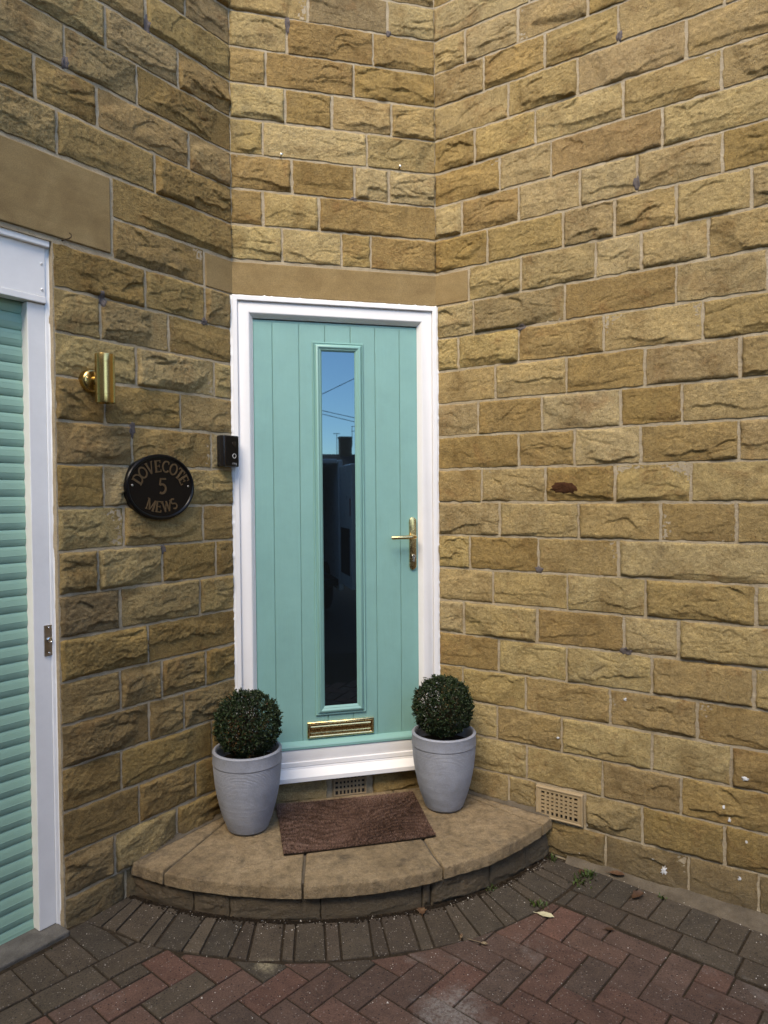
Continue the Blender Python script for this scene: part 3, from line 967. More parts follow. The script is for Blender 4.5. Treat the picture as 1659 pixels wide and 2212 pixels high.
# ------------------------------------------------------------------ garage door (part of the house), built in the left wall's frame
gar = MB().box(-GB, -0.86, 0.085, 0.11, 0.03, 2.26).build('garage_door', M['slat'], house, rotz=ANG_A)
gar['label'] = 'green horizontal slat roller garage door in white frame'
pitch = 0.0556
# each slat: flat lower lip, fine rib, rounded upper half rolling back under the slat above
prof = [(0.0060, 0.0), (0.0030, 0.0010), (0.0002, 0.0060), (-0.0016, 0.0140), (-0.0026, 0.0226), (-0.0032, 0.0231), (-0.0032, 0.0238), (-0.0025, 0.0243), (-0.0018, 0.0320), (-0.0006, 0.0400), (0.0000, 0.0403), (0.0000, 0.0409), (-0.0004, 0.0413), (0.0012, 0.0490), (0.0035, 0.0538), (0.0060, 0.0553)]
n = len(prof)
x0, x1 = -GB+0.01, -0.858
sv = [(x0, y, z) for y, z in prof] + [(x1, y, z) for y, z in prof]
sm = bpy.data.meshes.new('slat')
sm.from_pydata(sv, [], [(i, i+n, i+1+n, i+1) for i in range(n-1)])
sm.update()
sm.materials.append(M['slat'])
sm.polygons.foreach_set('use_smooth', [True]*len(sm.polygons))
sm.set_sharp_from_angle(angle=RAD(40))
zs = 2.2085
k = 0
while zs - k*pitch > 0.07:
    o = link('slat', sm, None, gar, (0, 0.0680, zs-(k+1)*pitch))
    k += 1
zlast = zs-k*pitch
MB().box(x0, x1, 0.066, 0.084, 0.078, zlast-0.001).build('bottom_rail', M['slat'], gar, bevel=0.003)
MB().box(x0, x1, 0.070, 0.082, 0.0635, 0.077).build('rubber_seal', M['black_plastic'], gar)
gz0 = 0.0635
MB().box(-0.872, -0.806, 0.030, 0.100, gz0, 2.189).build('guide_rail', M['metalwhite'], gar, bevel=0.002)
MB().box(-GB-0.02, -0.8135, 0.020, 0.100, 2.2135, 2.378).build('fascia_panel', M['metalwhite'], gar, bevel=0.0025)
MB().box(-GB-0.02, -0.8135, 0.0165, 0.060, 2.191, 2.213).build('fascia_lip', M['metalwhite'], gar, bevel=0.002)
MB().box(-GB-0.02, -0.803, 0.006, 0.090, 2.3785, 2.412).build('head_trim', M['metalwhite'], gar, bevel=0.004)
for z in (2.322, 2.236):
    MB().lathe([(0.0048, 0.0), (0.0046, 0.0016), (0.0030, 0.0024), (0.0001, 0.0024)], 16, (Vector((1, 0, 0)), Vector((0, 0, 1)), Vector((0, -1, 0))), (-0.826, 0.0200, z)).build('rivet', M['metalwhite'], gar, smooth=True)
    MB().lathe([(0.0013, 0.0), (0.0013, 0.0004)], 10, (Vector((1, 0, 0)), Vector((0, 0, 1)), Vector((0, -1, 0))), (-0.826, 0.0176, z)).build('rivet_hole', M['dark'], gar)
kp = MB().box(-0.837, -0.8075, 0.0255, 0.0305, 0.996, 1.101).build('lock_plate', M['steel'], gar, bevel=0.001)
MB().lathe([(0.0095, 0.0), (0.0095, 0.004), (0.0075, 0.005), (0.0060, 0.0035), (0.0058, 0.0038), (0.0001, 0.0042)], 24, (Vector((1, 0, 0)), Vector((0, 0, 1)), Vector((0, -1, 0))), (-0.8205, 0.0255, 1.050)).build('key_cylinder', M['chrome'], gar, smooth=True, auto=True)
for z in (1.005, 1.092):
    MB().lathe([(0.0042, 0.0), (0.0036, 0.0018), (0.0001, 0.0024)], 14, (Vector((1, 0, 0)), Vector((0, 0, 1)), Vector((0, -1, 0))), (-0.8215, 0.0255, z)).build('screw', M['chrome'], gar, smooth=True)
# painted reveal and sealant between post and stone
rev = []
rvf = []
for i in range(161):
    z = 0.05+2.36*i/160
    w1 = 0.011 + 0.004*float(fbm(np.array([z*14]), np.array([2.2]), 3, 77)[0])
    w2 = 0.020 + 0.005*float(fbm(np.array([z*9]), np.array([5.2]), 3, 78)[0])
    rev += [(-0.8130, 0.029, z), (-0.8130+w1*0.4, 0.0235, z), (-0.8130+w1, 0.0265, z), (-0.7995, 0.029-w2*0.55, z), (-0.7985, 0.012, z)]
for i in range(160):
    for j in range(4):
        rvf.append((i*5+j, i*5+j+1, i*5+j+6, i*5+j+5))
mesh_obj('frame_sealant', rev, rvf, M['sealant'], gar, smooth=True)

# air bricks
def vent(parent, x0, x1, z0, z1, cols_, rows, mat, y=-0.016, border=0.022):
    mb = MB()
    nx0, nx1, nz0, nz1 = x0+border, x1-border, z0+border*0.82, z1-border*0.82
    mb.sweep_rect(x0, x1, z0, z1, [(0.0, 0.02), (0.0, y), (0.002, y-0.002), (0.006, y-0.002), (0.008, y+0.001), (border*0.82, y+0.001)])
    cw = (nx1-nx0)/cols_; ch = (nz1-nz0)/rows
    b = border*0.82
    mb.box(x0+b, nx0, y+0.0012, 0.02, z0+b, z1-b); mb.box(nx1, x1-b, y+0.0012, 0.02, z0+b, z1-b)
    for i in range(1, cols_):
        x = nx0+i*cw; mb.box(x-cw*0.24, x+cw*0.24, y+0.0020, 0.02, nz0-0.0006, nz1+0.0006)
    for j in range(1, rows):
        z = nz0+j*ch; mb.box(nx0-0.0006, nx1+0.0006, y+0.0032, 0.02, z-ch*0.24, z+ch*0.24)
    o = mb.build('air_brick', mat, parent)
    MB().box(x0+0.006, x1-0.006, (-0.0015 if y < 0 else 0.010), 0.022, z0+0.006, z1-0.006).build('vent_cavity', M['dark'], o)
    return o


av = vent(wall_r, 0.487, 0.689, 0.160, 0.291, 8, 6, M['vent'])
av['label'] = 'buff square-holed air brick low in the right wall'
av = vent(wall_m, 0.420, 0.575, 0.176, 0.276, 8, 4, M['vent_old'], y=0.002, border=0.010)
av['label'] = 'old clay air brick under the door sill'

# ------------------------------------------------------------------ ground, paving
ground_mat = mat_soil('dark_paving_ground', (0.05, 0.038, 0.030), (0.085, 0.062, 0.048), 25)
gxs = [-200, -60, -20, -8, -4] + [-4+0.5*i for i in range(1, 14)] + [3, 8, 20, 60, 200]
gys = [-200, -80, -30, -12, -6, -4, -3, -2, -1, 0, 1, 4, 30, 200]
gv = [(x, y, gz(x)-0.022) for y in gys for x in gxs]
nxg = len(gxs)
gf = [(j*nxg+i, j*nxg+i+1, (j+1)*nxg+i+1, (j+1)*nxg+i) for j in range(len(gys)-1) for i in range(nxg-1)]
ground = mesh_obj('ground', gv, gf, ground_mat)
tag(ground, kind='structure')
pav = mesh_obj('paving', [(-4.0, -3.6, gz(-4.0)-0.006), (3.0, -3.6, gz(3.0)-0.006), (3.0, 0.6, gz(3.0)-0.006), (-4.0, 0.6, gz(-4.0)-0.006)], [(0, 1, 2, 3)], M['joint'])
tag(pav, kind='structure')

E1 = Vector((0.5807, -0.8141)); E2 = Vector((-0.8141, -0.5807))


def uv2(u, v):
    return Vector((E1.x*u+E2.x*v, E1.y*u+E2.y*v))


def clip(poly, p, nrm):
    """keep the side of the line through p towards nrm"""
    out = []
    for i in range(len(poly)):
        a, b = poly[i], poly[(i+1) % len(poly)]
        da, db = (a-p).dot(nrm), (b-p).dot(nrm)
        if da >= 0: out.append(a)
        if (da >= 0) != (db >= 0):
            t = da/(da-db); out.append(a+(b-a)*t)
    return out


def area(poly):
    return abs(sum(poly[i].x*poly[(i+1) % len(poly)].y-poly[(i+1) % len(poly)].x*poly[i].y for i in range(len(poly))))/2


RED = [(0.118, 0.066, 0.049), (0.108, 0.064, 0.048), (0.124, 0.066, 0.049), (0.102, 0.064, 0.049), (0.100, 0.069, 0.053), (0.112, 0.067, 0.050)]
GREY = [(0.098, 0.078, 0.056), (0.106, 0.082, 0.058), (0.088, 0.072, 0.053), (0.100, 0.076, 0.055), (0.112, 0.088, 0.062)]
prng = random.Random(21)
paver_store = []


def paver(poly, pal, gap=0.0032, name='paver'):
    if len(poly) < 3 or area(poly) < 0.0008: return
    c = sum((Vector(p) for p in poly), Vector((0, 0)))/len(poly)
    # shrink for the joint
    if sum(poly[i].x*poly[(i+1) % len(poly)].y-poly[(i+1) % len(poly)].x*poly[i].y for i in range(len(poly))) < 0:
        poly = list(reversed(poly))
    q = list(poly)
    for i in range(len(poly)):
        a, b = poly[i], poly[(i+1) % len(poly)]
        d = (b-a)
        if d.length < 1e-5: continue
        nr = Vector((-d.y, d.x)).normalized()
        q = clip(q, a+nr*gap*prng.uniform(0.7, 1.3), nr)
        if len(q) < 3: return
    # merge near-coincident corners
    w = []
    for p in q:
        if not w or (p-w[-1]).length > 0.002: w.append(p)
    if len(w) > 2 and (w[0]-w[-1]).length < 0.002: w.pop()
    q = w
    if len(q) < 3 or area(q) < 0.0006: return
    cen = sum((Vector(p) for p in q), Vector((0, 0)))/len(q)
    n = len(q)
    tilt = (prng.uniform(-0.012, 0.012), prng.uniform(-0.012, 0.012)); dz = prng.uniform(-0.0016, 0.0016)
    def ins(p, d):
        k = (cen-p); return p + k.normalized()*min(d, k.length*0.5)
    V = [];
    for d, z in ((0.0, -0.03), (0.0, -0.0032), (0.0016, -0.0008), (0.0055, 0.0)):
        for p in q:
            pp = ins(p, d)
            V.append((pp.x-cen.x, pp.y-cen.y, z+dz+tilt[0]*(pp.x-cen.x)+tilt[1]*(pp.y-cen.y) - 0.025*(pp.x-cen.x)))
    F = []
    for r in range(3):
        for i in range(n):
            F.append((r*n+i, r*n+(i+1) % n, (r+1)*n+(i+1) % n, (r+1)*n+i))
    F.append(tuple(3*n+i for i in range(n)))
    colr = prng.choice(pal); g_ = prng.uniform(0.72, 0.98)*(0.76 if pal is GREY else 1.02)
    dist = (Vector((cen.x, cen.y))-Vector((CAM.x, CAM.y))).length
    paver_store.append((cen, V, F, (colr[0]*g_, colr[1]*g_, colr[2]*g_, 1)))


# soldier ring round the step
ring = [((-0.389, -0.361), (-0.494, -0.533)), ((-0.355, -0.393), (-0.442, -0.571)), ((-0.266, -0.449), (-0.359, -0.651)), ((-0.227, -0.476), (-0.311, -0.682)), ((-0.135, -0.531), (-0.22, -0.732)),
        ((-0.094, -0.552), (-0.163, -0.759)), ((-0.004, -0.589), (-0.074, -0.794)), ((0.036, -0.604), (-0.013, -0.826)), ((0.128, -0.640), (0.091, -0.848)), ((0.169, -0.648), (0.132, -0.864)), ((0.266, -0.662), (0.235, -0.883)),
        ((0.314, -0.668), (0.285, -0.890)), ((0.42, -0.669), (0.389, -0.895)), ((0.463, -0.672), (0.444, -0.898)), ((0.567, -0.675), (0.55, -0.898)), ((0.617, -0.670), (0.601, -0.895)), ((0.707, -0.660), (0.705, -0.886)),
        ((0.753, -0.652), (0.773, -0.877)), ((0.858, -0.616), (0.878, -0.842)), ((0.89, -0.606), (0.934, -0.822)), ((0.993, -0.560), (1.055, -0.766)), ((1.036, -0.541), (1.108, -0.738)), ((1.125, -0.494), (1.212, -0.675)), ((1.170, -0.468), (1.262, -0.640)), ((1.262, -0.405), (1.36, -0.575))]
CC = Vector((0.467, 0.655))
for (a, b), (c, d) in zip(ring[:-1], ring[1:]):
    a, b, c, d = map(Vector, (a, b, c, d))
    ia = (a-CC).normalized()*0.012; ic = (c-CC).normalized()*0.012
    paver([a+ia, b, d, c+ic], GREY, 0.0038)
# left end of the ring, against the left wall
paver([Vector((-0.415, -0.345)), Vector((-0.389, -0.361)), Vector((-0.494, -0.533)), Vector((-0.56, -0.49))], GREY)

WL_P = Vector((0, 0)); WL_N = Vector((nLo.x, nLo.y))
WR_P = Vector((W, 0)); WR_N = Vector((nRo.x, nRo.y))
OC = Vector((0.453, 0.489)); OR = 1.396


def outside_ring(poly):
    c = sum(poly, Vector((0, 0)))/len(poly)
    if (c-OC).length > OR+0.16: return poly
    d = (c-OC).normalized()
    if c.y > 0.2: return []
    return clip(poly, OC+d*OR, d)


def cell(u0, u1, v0, v1):
    return [uv2(u0, v0), uv2(u1, v0), uv2(u1, v1), uv2(u0, v1)]


# right border: soldiers then a stretcher row
for i in range(-1, 16):
    u0 = 1.256+0.1*i
    if u0 < 1.15: continue
    p = clip(cell(u0, u0+0.1, -0.800, -0.612), WR_P+WR_N*0.03, WR_N)
    if len(p) >= 3: p = outside_ring(p)
    if len(p) >= 3: paver(p, GREY)
for i in range(-1, 8):
    u0 = 1.296+0.194*i
    p = outside_ring(cell(u0, u0+0.194, -0.604, -0.490))
    if len(p) >= 3: paver(p, GREY)
# left border
for i in range(-2, 16):
    v0 = 0.806+0.1015*i
    p = clip(cell(0.02, 0.310, v0, v0+0.1015), WL_P+WL_N*(0.018 if v0 < 0.78 else 0.068), WL_N)
    if len(p) >= 3: p = outside_ring(p)
    if len(p) >= 3: paver(p, GREY)
for i in range(-2, 9):
    v0 = 0.83+0.2*i
    p = outside_ring(cell(0.313, 0.416, v0-0.2, v0))
    if len(p) >= 3: paver(p, GREY)
# herringbone field
LV = uv2(0, -0.483); LU = uv2(0.420, 0)
for i in range(-8, 60):
    for j in range(-12, 50):
        d = (i+j) % 4
        u0, v0 = 0.084+0.1*i, 0.024+0.1*j
        if d == 3: p = cell(u0, u0+0.1, v0, v0+0.2)
        elif d == 1: p = cell(u0, u0+0.2, v0, v0+0.1)
        else: continue
        c = sum(p, Vector((0, 0)))/4
        if not (-2.1 < c.x < 2.6 and -2.5 < c.y): continue
        p = clip(p, LV, E2)
        if len(p) >= 3: p = clip(p, LU, E1)
        if len(p) >= 3: p = outside_ring(p)
        if len(p) >= 3:
            near = (c-OC).length < OR+0.13
            mix_ = GREY if (near and prng.random() < 0.3) or prng.random() < 0.05 else RED
            if c.x < -0.2 and prng.random() < 0.2: mix_ = GREY
            paver(p, mix_)

fx = Vector((math.sin(YAW), math.cos(YAW)))


def in_view(c):
    d = Vector((c.x-CAM.x, c.y-CAM.y, -CAM.z))
    zc = d.dot(fw)
    if zc <= 0.1: return 9
    return max(abs(d.dot(r2)/zc)/(829.5/1534.3), abs(d.dot(u2)/zc)/(1106/1534.3))


paver_store.sort(key=lambda t: in_view(t[0]))
rest_v = []; rest_f = []
for k, (cen, V, F, colr) in enumerate(paver_store):
    if k < 298:
        o = mesh_obj('paver', V, F, M['paver'], pav, loc=(cen.x, cen.y, gz(cen.x)))
        o.color = colr
    else:
        nn = len(rest_v)
        rest_v += [(x+cen.x, y+cen.y, z+gz(cen.x)) for x, y, z in V]
        rest_f += [tuple(i+nn for i in f) for f in F]
if rest_v:
    o = mesh_obj('paver_field', rest_v, rest_f, M['paver'], pav)
    o.color = (0.13, 0.07, 0.052, 1)
    o['kind'] = 'stuff'

# cement fillet along the foot of the right wall
cf_v = []; cf_f = []
NS = 60
for i in range(NS+1):
    s = 0.62+1.7*i/NS
    P = WR_P + Vector((dR.x, dR.y))*s
    nz_ = float(fbm(np.array([s*14.0]), np.array([0.3]), 3, 5)[0])
    wid = 0.028 + max(0.0, (s-0.75))*0.105 + 0.006*nz_
    a = P; b = P + Vector((nRo.x, nRo.y))*wid*0.5; c = P + Vector((nRo.x, nRo.y))*(wid+0.01)
    cf_v += [(a.x, a.y, gz(a.x)+0.022+0.004*nz_), (b.x, b.y, gz(b.x)+0.008+0.002*nz_), (c.x, c.y, gz(c.x)-0.004)]
for i in range(NS):
    for j in (0, 1):
        cf_f.append((i*3+j, i*3+j+1, i*3+j+4, i*3+j+3))
mesh_obj('cement_fillet', cf_v, cf_f, M['cement'], pav, smooth=True)
# concrete threshold at the garage
th = MB().box(-GB, -0.806, -0.046, 0.10, -0.04, 0.062).build('garage_threshold', M['concrete'], pav, bevel=0.006, loc=(0, 0, 0), rotz=ANG_A)

# ------------------------------------------------------------------ door step
step = empty('door_step', (0.467, -0.3, 0.0))
tag(step, 'curved stone door step of flagstones below the front door', 'step')


def arc_pt(th, r):
    return Vector((CC.x+r*math.sin(th), CC.y-r*math.cos(th)))


def rr_n(th):
    return 1.343 + 0.012*math.sin(th*1.0) + 0.005*float(fbm(np.array([th*9]), np.array([1.1]), 3, 9)[0]) + 0.003*float(fbm(np.array([th*70]), np.array([4.1]), 3, 19)[0])


def th_of(x, y):
    return math.atan2(x-CC.x, CC.y-y)


TH_L = th_of(-0.405, -0.336); TH_R = th_of(1.281, -0.407)
th1 = th_of(-0.300, -0.461); th2 = th_of(0.187, -0.67); th3 = th_of(0.714, -0.687); th4 = th_of(1.214, -0.471)


def slab(th_a, th_b, inner, mat=M['slab']):
    """flagstone: inner is the list of plan points that closes the arc from th_b back to th_a"""
    g = 0.0032
    n = max(2, int((th_b-th_a)*1.35/0.012))
    arc = [arc_pt(th_a+g+(th_b-th_a-2*g)*i/n, 1.0) for i in range(n+1)]
    arc = [CC + (p-CC)*rr_n(th_of(p.x, p.y)) for p in arc]
    poly = arc + [Vector(p) for p in inner]
    bm = bmesh.new()
    top = [bm.verts.new((p.x, p.y, stz(p.y))) for p in poly]
    f = bm.faces.new(top)
    if f.normal.z < 0: f.normal_flip()
    bm.normal_update()
    if f.normal.z < 0: f.normal_flip()
    r = bmesh.ops.extrude_face_region(bm, geom=[f])
    low = [x for x in r['geom'] if isinstance(x, bmesh.types.BMVert)]
    for vtx in low: vtx.co.z -= 0.047
    bmesh.ops.recalc_face_normals(bm, faces=bm.faces)
    topset = set(top)
    ed = [e for e in bm.edges if e.verts[0] in topset and e.verts[1] in topset]
    bmesh.ops.bevel(bm, geom=ed, offset=0.009, segments=3, affect='EDGES', profile=0.55, clamp_overlap=True)
    me = bpy.data.meshes.new('slab'); bm.to_mesh(me); bm.free()
    me.polygons.foreach_set('use_smooth', [True]*len(me.polygons)); me.set_sharp_from_angle(angle=RAD(50))
    me.transform(Matrix.Translation((-0.467, 0.3, 0)))
    return link('slab', me, mat, step)


slab(TH_L, th1, [(-0.110, -0.190), (-0.018, -0.050), (-0.010, -0.012)])
slab(th1, th2, [(0.224, -0.45), (0.262, -0.012), (0.002, -0.012), (-0.010, -0.052), (-0.100, -0.185)])
slab(th2, th3, [(0.697, -0.57), (0.690, -0.012), (0.270, -0.012), (0.233, -0.45)])
slab(th3, th4, [(1.127, -0.349), (1.014, -0.175), (0.920, -0.030), (0.912, -0.012), (0.698, -0.012), (0.705, -0.57)])
slab(th4, TH_R, [(1.02, -0.118), (0.938, -0.022), (0.926, -0.030), (1.021, -0.172), (1.134, -0.346)])
# bed of mortar under and between the slabs
bed = [arc_pt(TH_L+(TH_R-TH_L)*i/40, 1.309) for i in range(41)] + [Vector((0.92, -0.006)), Vector((0.0, -0.006))]
bv = [(p.x-0.467, p.y+0.3, stz(p.y)-0.009) for p in bed] + [(p.x-0.467, p.y+0.3, -0.02) for p in bed]
nb = len(bed)
MB().add(bv, [tuple(range(nb)), tuple(reversed(range(nb, 2*nb)))] + [(i, i+nb, (i+1) % nb+nb, (i+1) % nb) for i in range(nb)]).build('mortar_bed', M['cement'], step)
# riser stones
ths = [TH_L-0.01, th_of(-0.19, -0.50), th_of(-0.063, -0.56), th_of(0.255, -0.652), th_of(0.63, -0.645), th_of(0.665, -0.64), th_of(0.93, -0.58), th_of(1.13, -0.49), TH_R+0.01]
for i, (ta, tb) in enumerate(zip(ths[:-1], ths[1:])):
    Lr = (tb-ta)*1.323
    y_mid = arc_pt((ta+tb)/2, 1.32)
    zt = stz(y_mid.y)-0.045; zb = gz(y_mid.x)-0.012

    def place(Vv, ta=ta, tb=tb, Lr=Lr, zt=zt, zb=zb):
        t = (ta+tb)/2 + Vv[:, 0]/1.323
        rad = 1.316 - Vv[:, 1]*0.9
        return np.stack([CC.x+rad*np.sin(t)-0.467, CC.y-rad*np.cos(t)+0.3, (zt+zb)/2+Vv[:, 2]], 1)
    me = stone_mesh('riser_stone', Lr-0.004, zt-zb-0.002, 700+i*7, 0.0045, place)
    o = link('riser_stone', me, M['stone_low'], step)
    g_ = prng.uniform(0.70, 0.82)
    o.color = (0.235*g_, 0.175*g_, 0.115*g_, 1)
# mortar fillet where the step meets the walls
for side_, d_, n_, base_, s1_ in (('l', dL, nLo, Vector((0, 0, 0)), 0.51), ('r', dR, nRo, Vector((W, 0, 0)), 0.54)):
    vv = []; ff = []
    for i in range(41):
        s = 0.005+s1_*i/40
        q = base_ + d_*s
        nz_ = float(fbm(np.array([s*25.0]), np.array([0.9]), 3, 15)[0])
        a = q + n_*0.002; b = q + n_*(0.022+0.006*nz_)
        vv += [(a.x-0.467, a.y+0.3, stz(a.y)+0.018+0.004*nz_), (b.x-0.467, b.y+0.3, stz(b.y)+0.0015)]
    ff = [(i*2, i*2+1, i*2+3, i*2+2) for i in range(40)]
    mesh_obj('mortar_fillet', vv, ff, M['cement'], step, smooth=True)

# ------------------------------------------------------------------ planters and clipped box balls
def planter(x, y, label, seed):
    z0 = stz(y)+0.001
    o = empty('planter', (x, y, z0))
    tag(o, label, 'planter', 'grey planters on the step')
    rp = random.Random(seed)
    prof = [(0.0005, 0.0), (0.072, 0.0), (0.078, 0.002), (0.0805, 0.006)]
    H = 0.330; hb = 0.275
    z = 0.008
    def body(zz):
        t = zz/H
        return 0.0805 + 0.0585*(1-(1-t)**2.3)
    while z < hb:
        st_ = rp.uniform(0.0044, 0.0060)
        r0 = body(z)
        prof += [(r0-0.0008, z), (r0+0.0005, z+st_*0.4), (r0+0.0005, z+st_*0.7)]
        z += st_
    prof += [(body(hb)+0.0005, hb+0.001), (body(hb)+0.0025, hb+0.004), (body(H)-0.0005, H-0.012), (body(H)+0.001, H-0.005), (body(H)-0.003, H), (body(H)-0.010, H), (body(H)-0.014, H-0.004), (body(H)-0.017, H-0.018), (body(H)-0.018, H-0.06), (0.0005, H-0.06)]
    seg = 72
    mb = MB().lathe(prof, seg)
    rings = len(prof)
    for i in range(rings):
        hh = prof[i][1]
        if 0.008 < hh < hb and i < rings-8:
            for k in range(seg):
                vx, vy, vz = mb.v[i*seg+k]
                wob = 0.0012*math.sin(2*2*math.pi*k/seg+hh*60) + 0.0008*math.sin(5*2*math.pi*k/seg+hh*140)
                mb.v[i*seg+k] = (vx, vy, vz+wob)
    mb.build('pot', M['pot'], o, smooth=True, auto=True)
    MB().lathe([(0.1185, 0.0), (0.11, 0.004), (0.05, 0.012), (0.0005, 0.014)], 40, origin=(0, 0, H-0.055)).build('soil', M['soil'], o, smooth=True)
    return z0+H


def box_ball(x, y, zrim, R, zc, label, seed, nleaf=16000):
    o = empty('boxwood_ball', (x, y, zrim-0.045))
    tag(o, label, 'shrub', 'clipped boxwood balls')
    r = np.random.RandomState(seed)
    rp = random.Random(seed)
    zc_l = zc-(zrim-0.045)
    tr = MB()
    tr.tube([(0, 0, 0.0), (0.004, 0.002, zc_l*0.35), (-0.003, 0.004, zc_l*0.8)], [0.011, 0.009, 0.006], 8)
    tr.build('trunk', M['bark'], o, smooth=True)
    br = MB()
    for k in range(70):
        d = r.normal(size=3); d /= np.linalg.norm(d)
        e = np.array([0, 0, zc_l]) + d*R*np.array([0.92, 0.92, 0.92])
        s = np.array([0, 0, zc_l*rp.uniform(0.3, 0.9)])
        m = (s+e)/2 + r.normal(size=3)*0.012
        br.tube([tuple(s), tuple(m), tuple(e)], [0.0034, 0.0022, 0.0010], 5, False)
    br.build('branches', M['bark'], o, smooth=True)
    # leaves
    d = r.normal(size=(nleaf, 3)); d /= np.linalg.norm(d, axis=1)[:, None]
    lob = fbm(d[:, 0]*3.2+9, d[:, 1]*3.2+d[:, 2]*2.7, 3, seed)
    lob2 = fbm(d[:, 0]*9+3, d[:, 1]*9-d[:, 2]*8, 2, seed+4)
    rad = R*(1.0+0.045*lob+0.05*lob2) * np.where(r.rand(nleaf) < 0.68, 1-0.07*r.rand(nleaf), 0.55+0.40*r.rand(nleaf))
    rad = rad*np.where(r.rand(nleaf) < 0.05, 1.06, 1.0)
    cen = d*rad[:, None]
    ns = 420
    sd_ = r.normal(size=(ns, 3)); sd_ /= np.linalg.norm(sd_, axis=1)[:, None]
    so_ = r.randint(0, ns, nleaf); onshoot = r.rand(nleaf) < 0.55
    along = r.rand(nleaf)
    slen = (0.006+0.014*r.rand(ns)**2)[so_]
    sp_ = sd_[so_]*(R*(0.93+0.05*lob)[:, None]) + (sd_[so_]+np.array([0, 0, 0.25]))*(along*slen)[:, None] + r.normal(size=(nleaf, 3))*0.0035
    cen = np.where(onshoot[:, None], sp_, cen)
    d = np.where(onshoot[:, None], sd_[so_], d)
    rad = np.where(onshoot, R*(0.9+0.2*along), rad)
    low = cen[:, 2] < -R*0.75
    cen[:, 2] = np.where(low, -R*0.75-(np.abs(cen[:, 2])-R*0.75)*0.6, cen[:, 2])
    cen[:, 2] += zc_l
    ax = d*0.55 + r.normal(size=(nleaf, 3))*0.65 + np.array([0, 0, 0.35])
    ax /= np.linalg.norm(ax, axis=1)[:, None]
    nr = d + r.normal(size=(nleaf, 3))*0.55 + np.array([0, 0, 0.25])
    nr -= ax*np.sum(nr*ax, 1)[:, None]; nr /= np.linalg.norm(nr, axis=1)[:, None]
    sd = np.cross(ax, nr)
    ln = r.uniform(0.0065, 0.0115, nleaf)[:, None]; wd = ln*r.uniform(0.30, 0.42, nleaf)[:, None]
    p0 = cen; p1 = cen+ax*ln*0.45+sd*wd+nr*wd*0.35; p2 = cen+ax*ln-nr*ln*0.06; p3 = cen+ax*ln*0.45-sd*wd+nr*wd*0.35
    V = np.stack([p0, p1, p2, p3], 1).reshape(-1, 3)
    i0 = np.arange(nleaf)*4
    F = np.vstack([np.stack([i0, i0+1, i0+2], 1), np.stack([i0, i0+2, i0+3], 1)])
    me = bpy.data.meshes.new('crown')
    me.from_pydata(V.tolist(), [], F.tolist()); me.update()
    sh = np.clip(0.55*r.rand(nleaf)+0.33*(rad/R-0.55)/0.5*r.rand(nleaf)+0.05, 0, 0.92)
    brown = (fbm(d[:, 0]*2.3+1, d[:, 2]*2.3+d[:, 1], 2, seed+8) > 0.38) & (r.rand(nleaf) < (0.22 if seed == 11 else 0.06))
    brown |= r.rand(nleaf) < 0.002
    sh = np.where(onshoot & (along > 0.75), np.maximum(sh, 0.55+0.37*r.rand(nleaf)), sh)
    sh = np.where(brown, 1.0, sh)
    at = me.attributes.new('shade', 'FLOAT', 'POINT')
    at.data.foreach_set('value', np.repeat(sh, 4).astype(np.float32))
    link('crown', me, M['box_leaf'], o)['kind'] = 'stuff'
    return o


PL = (0.030, -0.196); PR = (0.872, -0.214)
zr = planter(PL[0], PL[1], 'grey ribbed planter at the left end of the step, beside the left wall', 1)
box_ball(PL[0]+0.004, PL[1], zr, 0.129, zr+0.096, 'clipped boxwood ball with brownish leaf tips in the left planter', 11)
zr = planter(PR[0], PR[1], 'grey ribbed planter at the right end of the step, under the door handle side', 2)
box_ball(PR[0]-0.004, PR[1], zr, 0.127, zr+0.104, 'dark green clipped boxwood ball in the right planter', 12)

# ------------------------------------------------------------------ door mat
mat_c = [Vector((0.160, -0.044)), Vector((0.772, -0.066)), Vector((0.750, -0.462)), Vector((0.146, -0.452))]
mo = empty('door_mat', (0.46, -0.26, stz(-0.26)))
tag(mo, 'worn brown coir door mat lying on the stone step', 'door mat')


def mat_pt(a, b):
    p = mat_c[0]*(1-a)*(1-b) + mat_c[1]*a*(1-b) + mat_c[2]*a*b + mat_c[3]*(1-a)*b
    return p


def mat_lift(a, b):
    return 0.0035 + 0.004*max(0.0, (abs(a-0.5)*2)**6)*(0.5+0.5*math.sin(b*7)) + 0.010*max(0, a-0.9)*8*max(0, b-0.85)


NA, NB = 40, 26
bvv = []; bff = []
for j in range(NB+1):
    for i in range(NA+1):
        a, b = i/NA, j/NB
        p = mat_pt(a, b)
        bvv.append((p.x-0.46, p.y+0.26, stz(p.y)-stz(-0.26)+mat_lift(a, b)+0.003))
ring_i = [i for i in range(NA+1)] + [j*(NA+1)+NA for j in range(1, NB+1)] + [NB*(NA+1)+i for i in range(NA-1, -1, -1)] + [j*(NA+1) for j in range(NB-1, 0, -1)]
for j in range(NB):
    for i in range(NA):
        k0 = j*(NA+1)+i; bff.append((k0, k0+NA+1, k0+NA+2, k0+1))
nt = len(bvv)
bvv += [(bvv[i][0], bvv[i][1], bvv[i][2]-0.005) for i in ring_i]
nr_ = len(ring_i)
bff += [(ring_i[k], ring_i[(k+1) % nr_], nt+(k+1) % nr_, nt+k) for k in range(nr_)]
bk = mesh_obj('backing', bvv, bff, M['soil'], mo)
r = np.random.RandomState(4)
NF = 60000
fa = r.rand(NF); fb = r.rand(NF)
P = np.outer((1-fa)*(1-fb), mat_c[0]) + np.outer(fa*(1-fb), mat_c[1]) + np.outer(fa*fb, mat_c[2]) + np.outer((1-fa)*fb, mat_c[3])
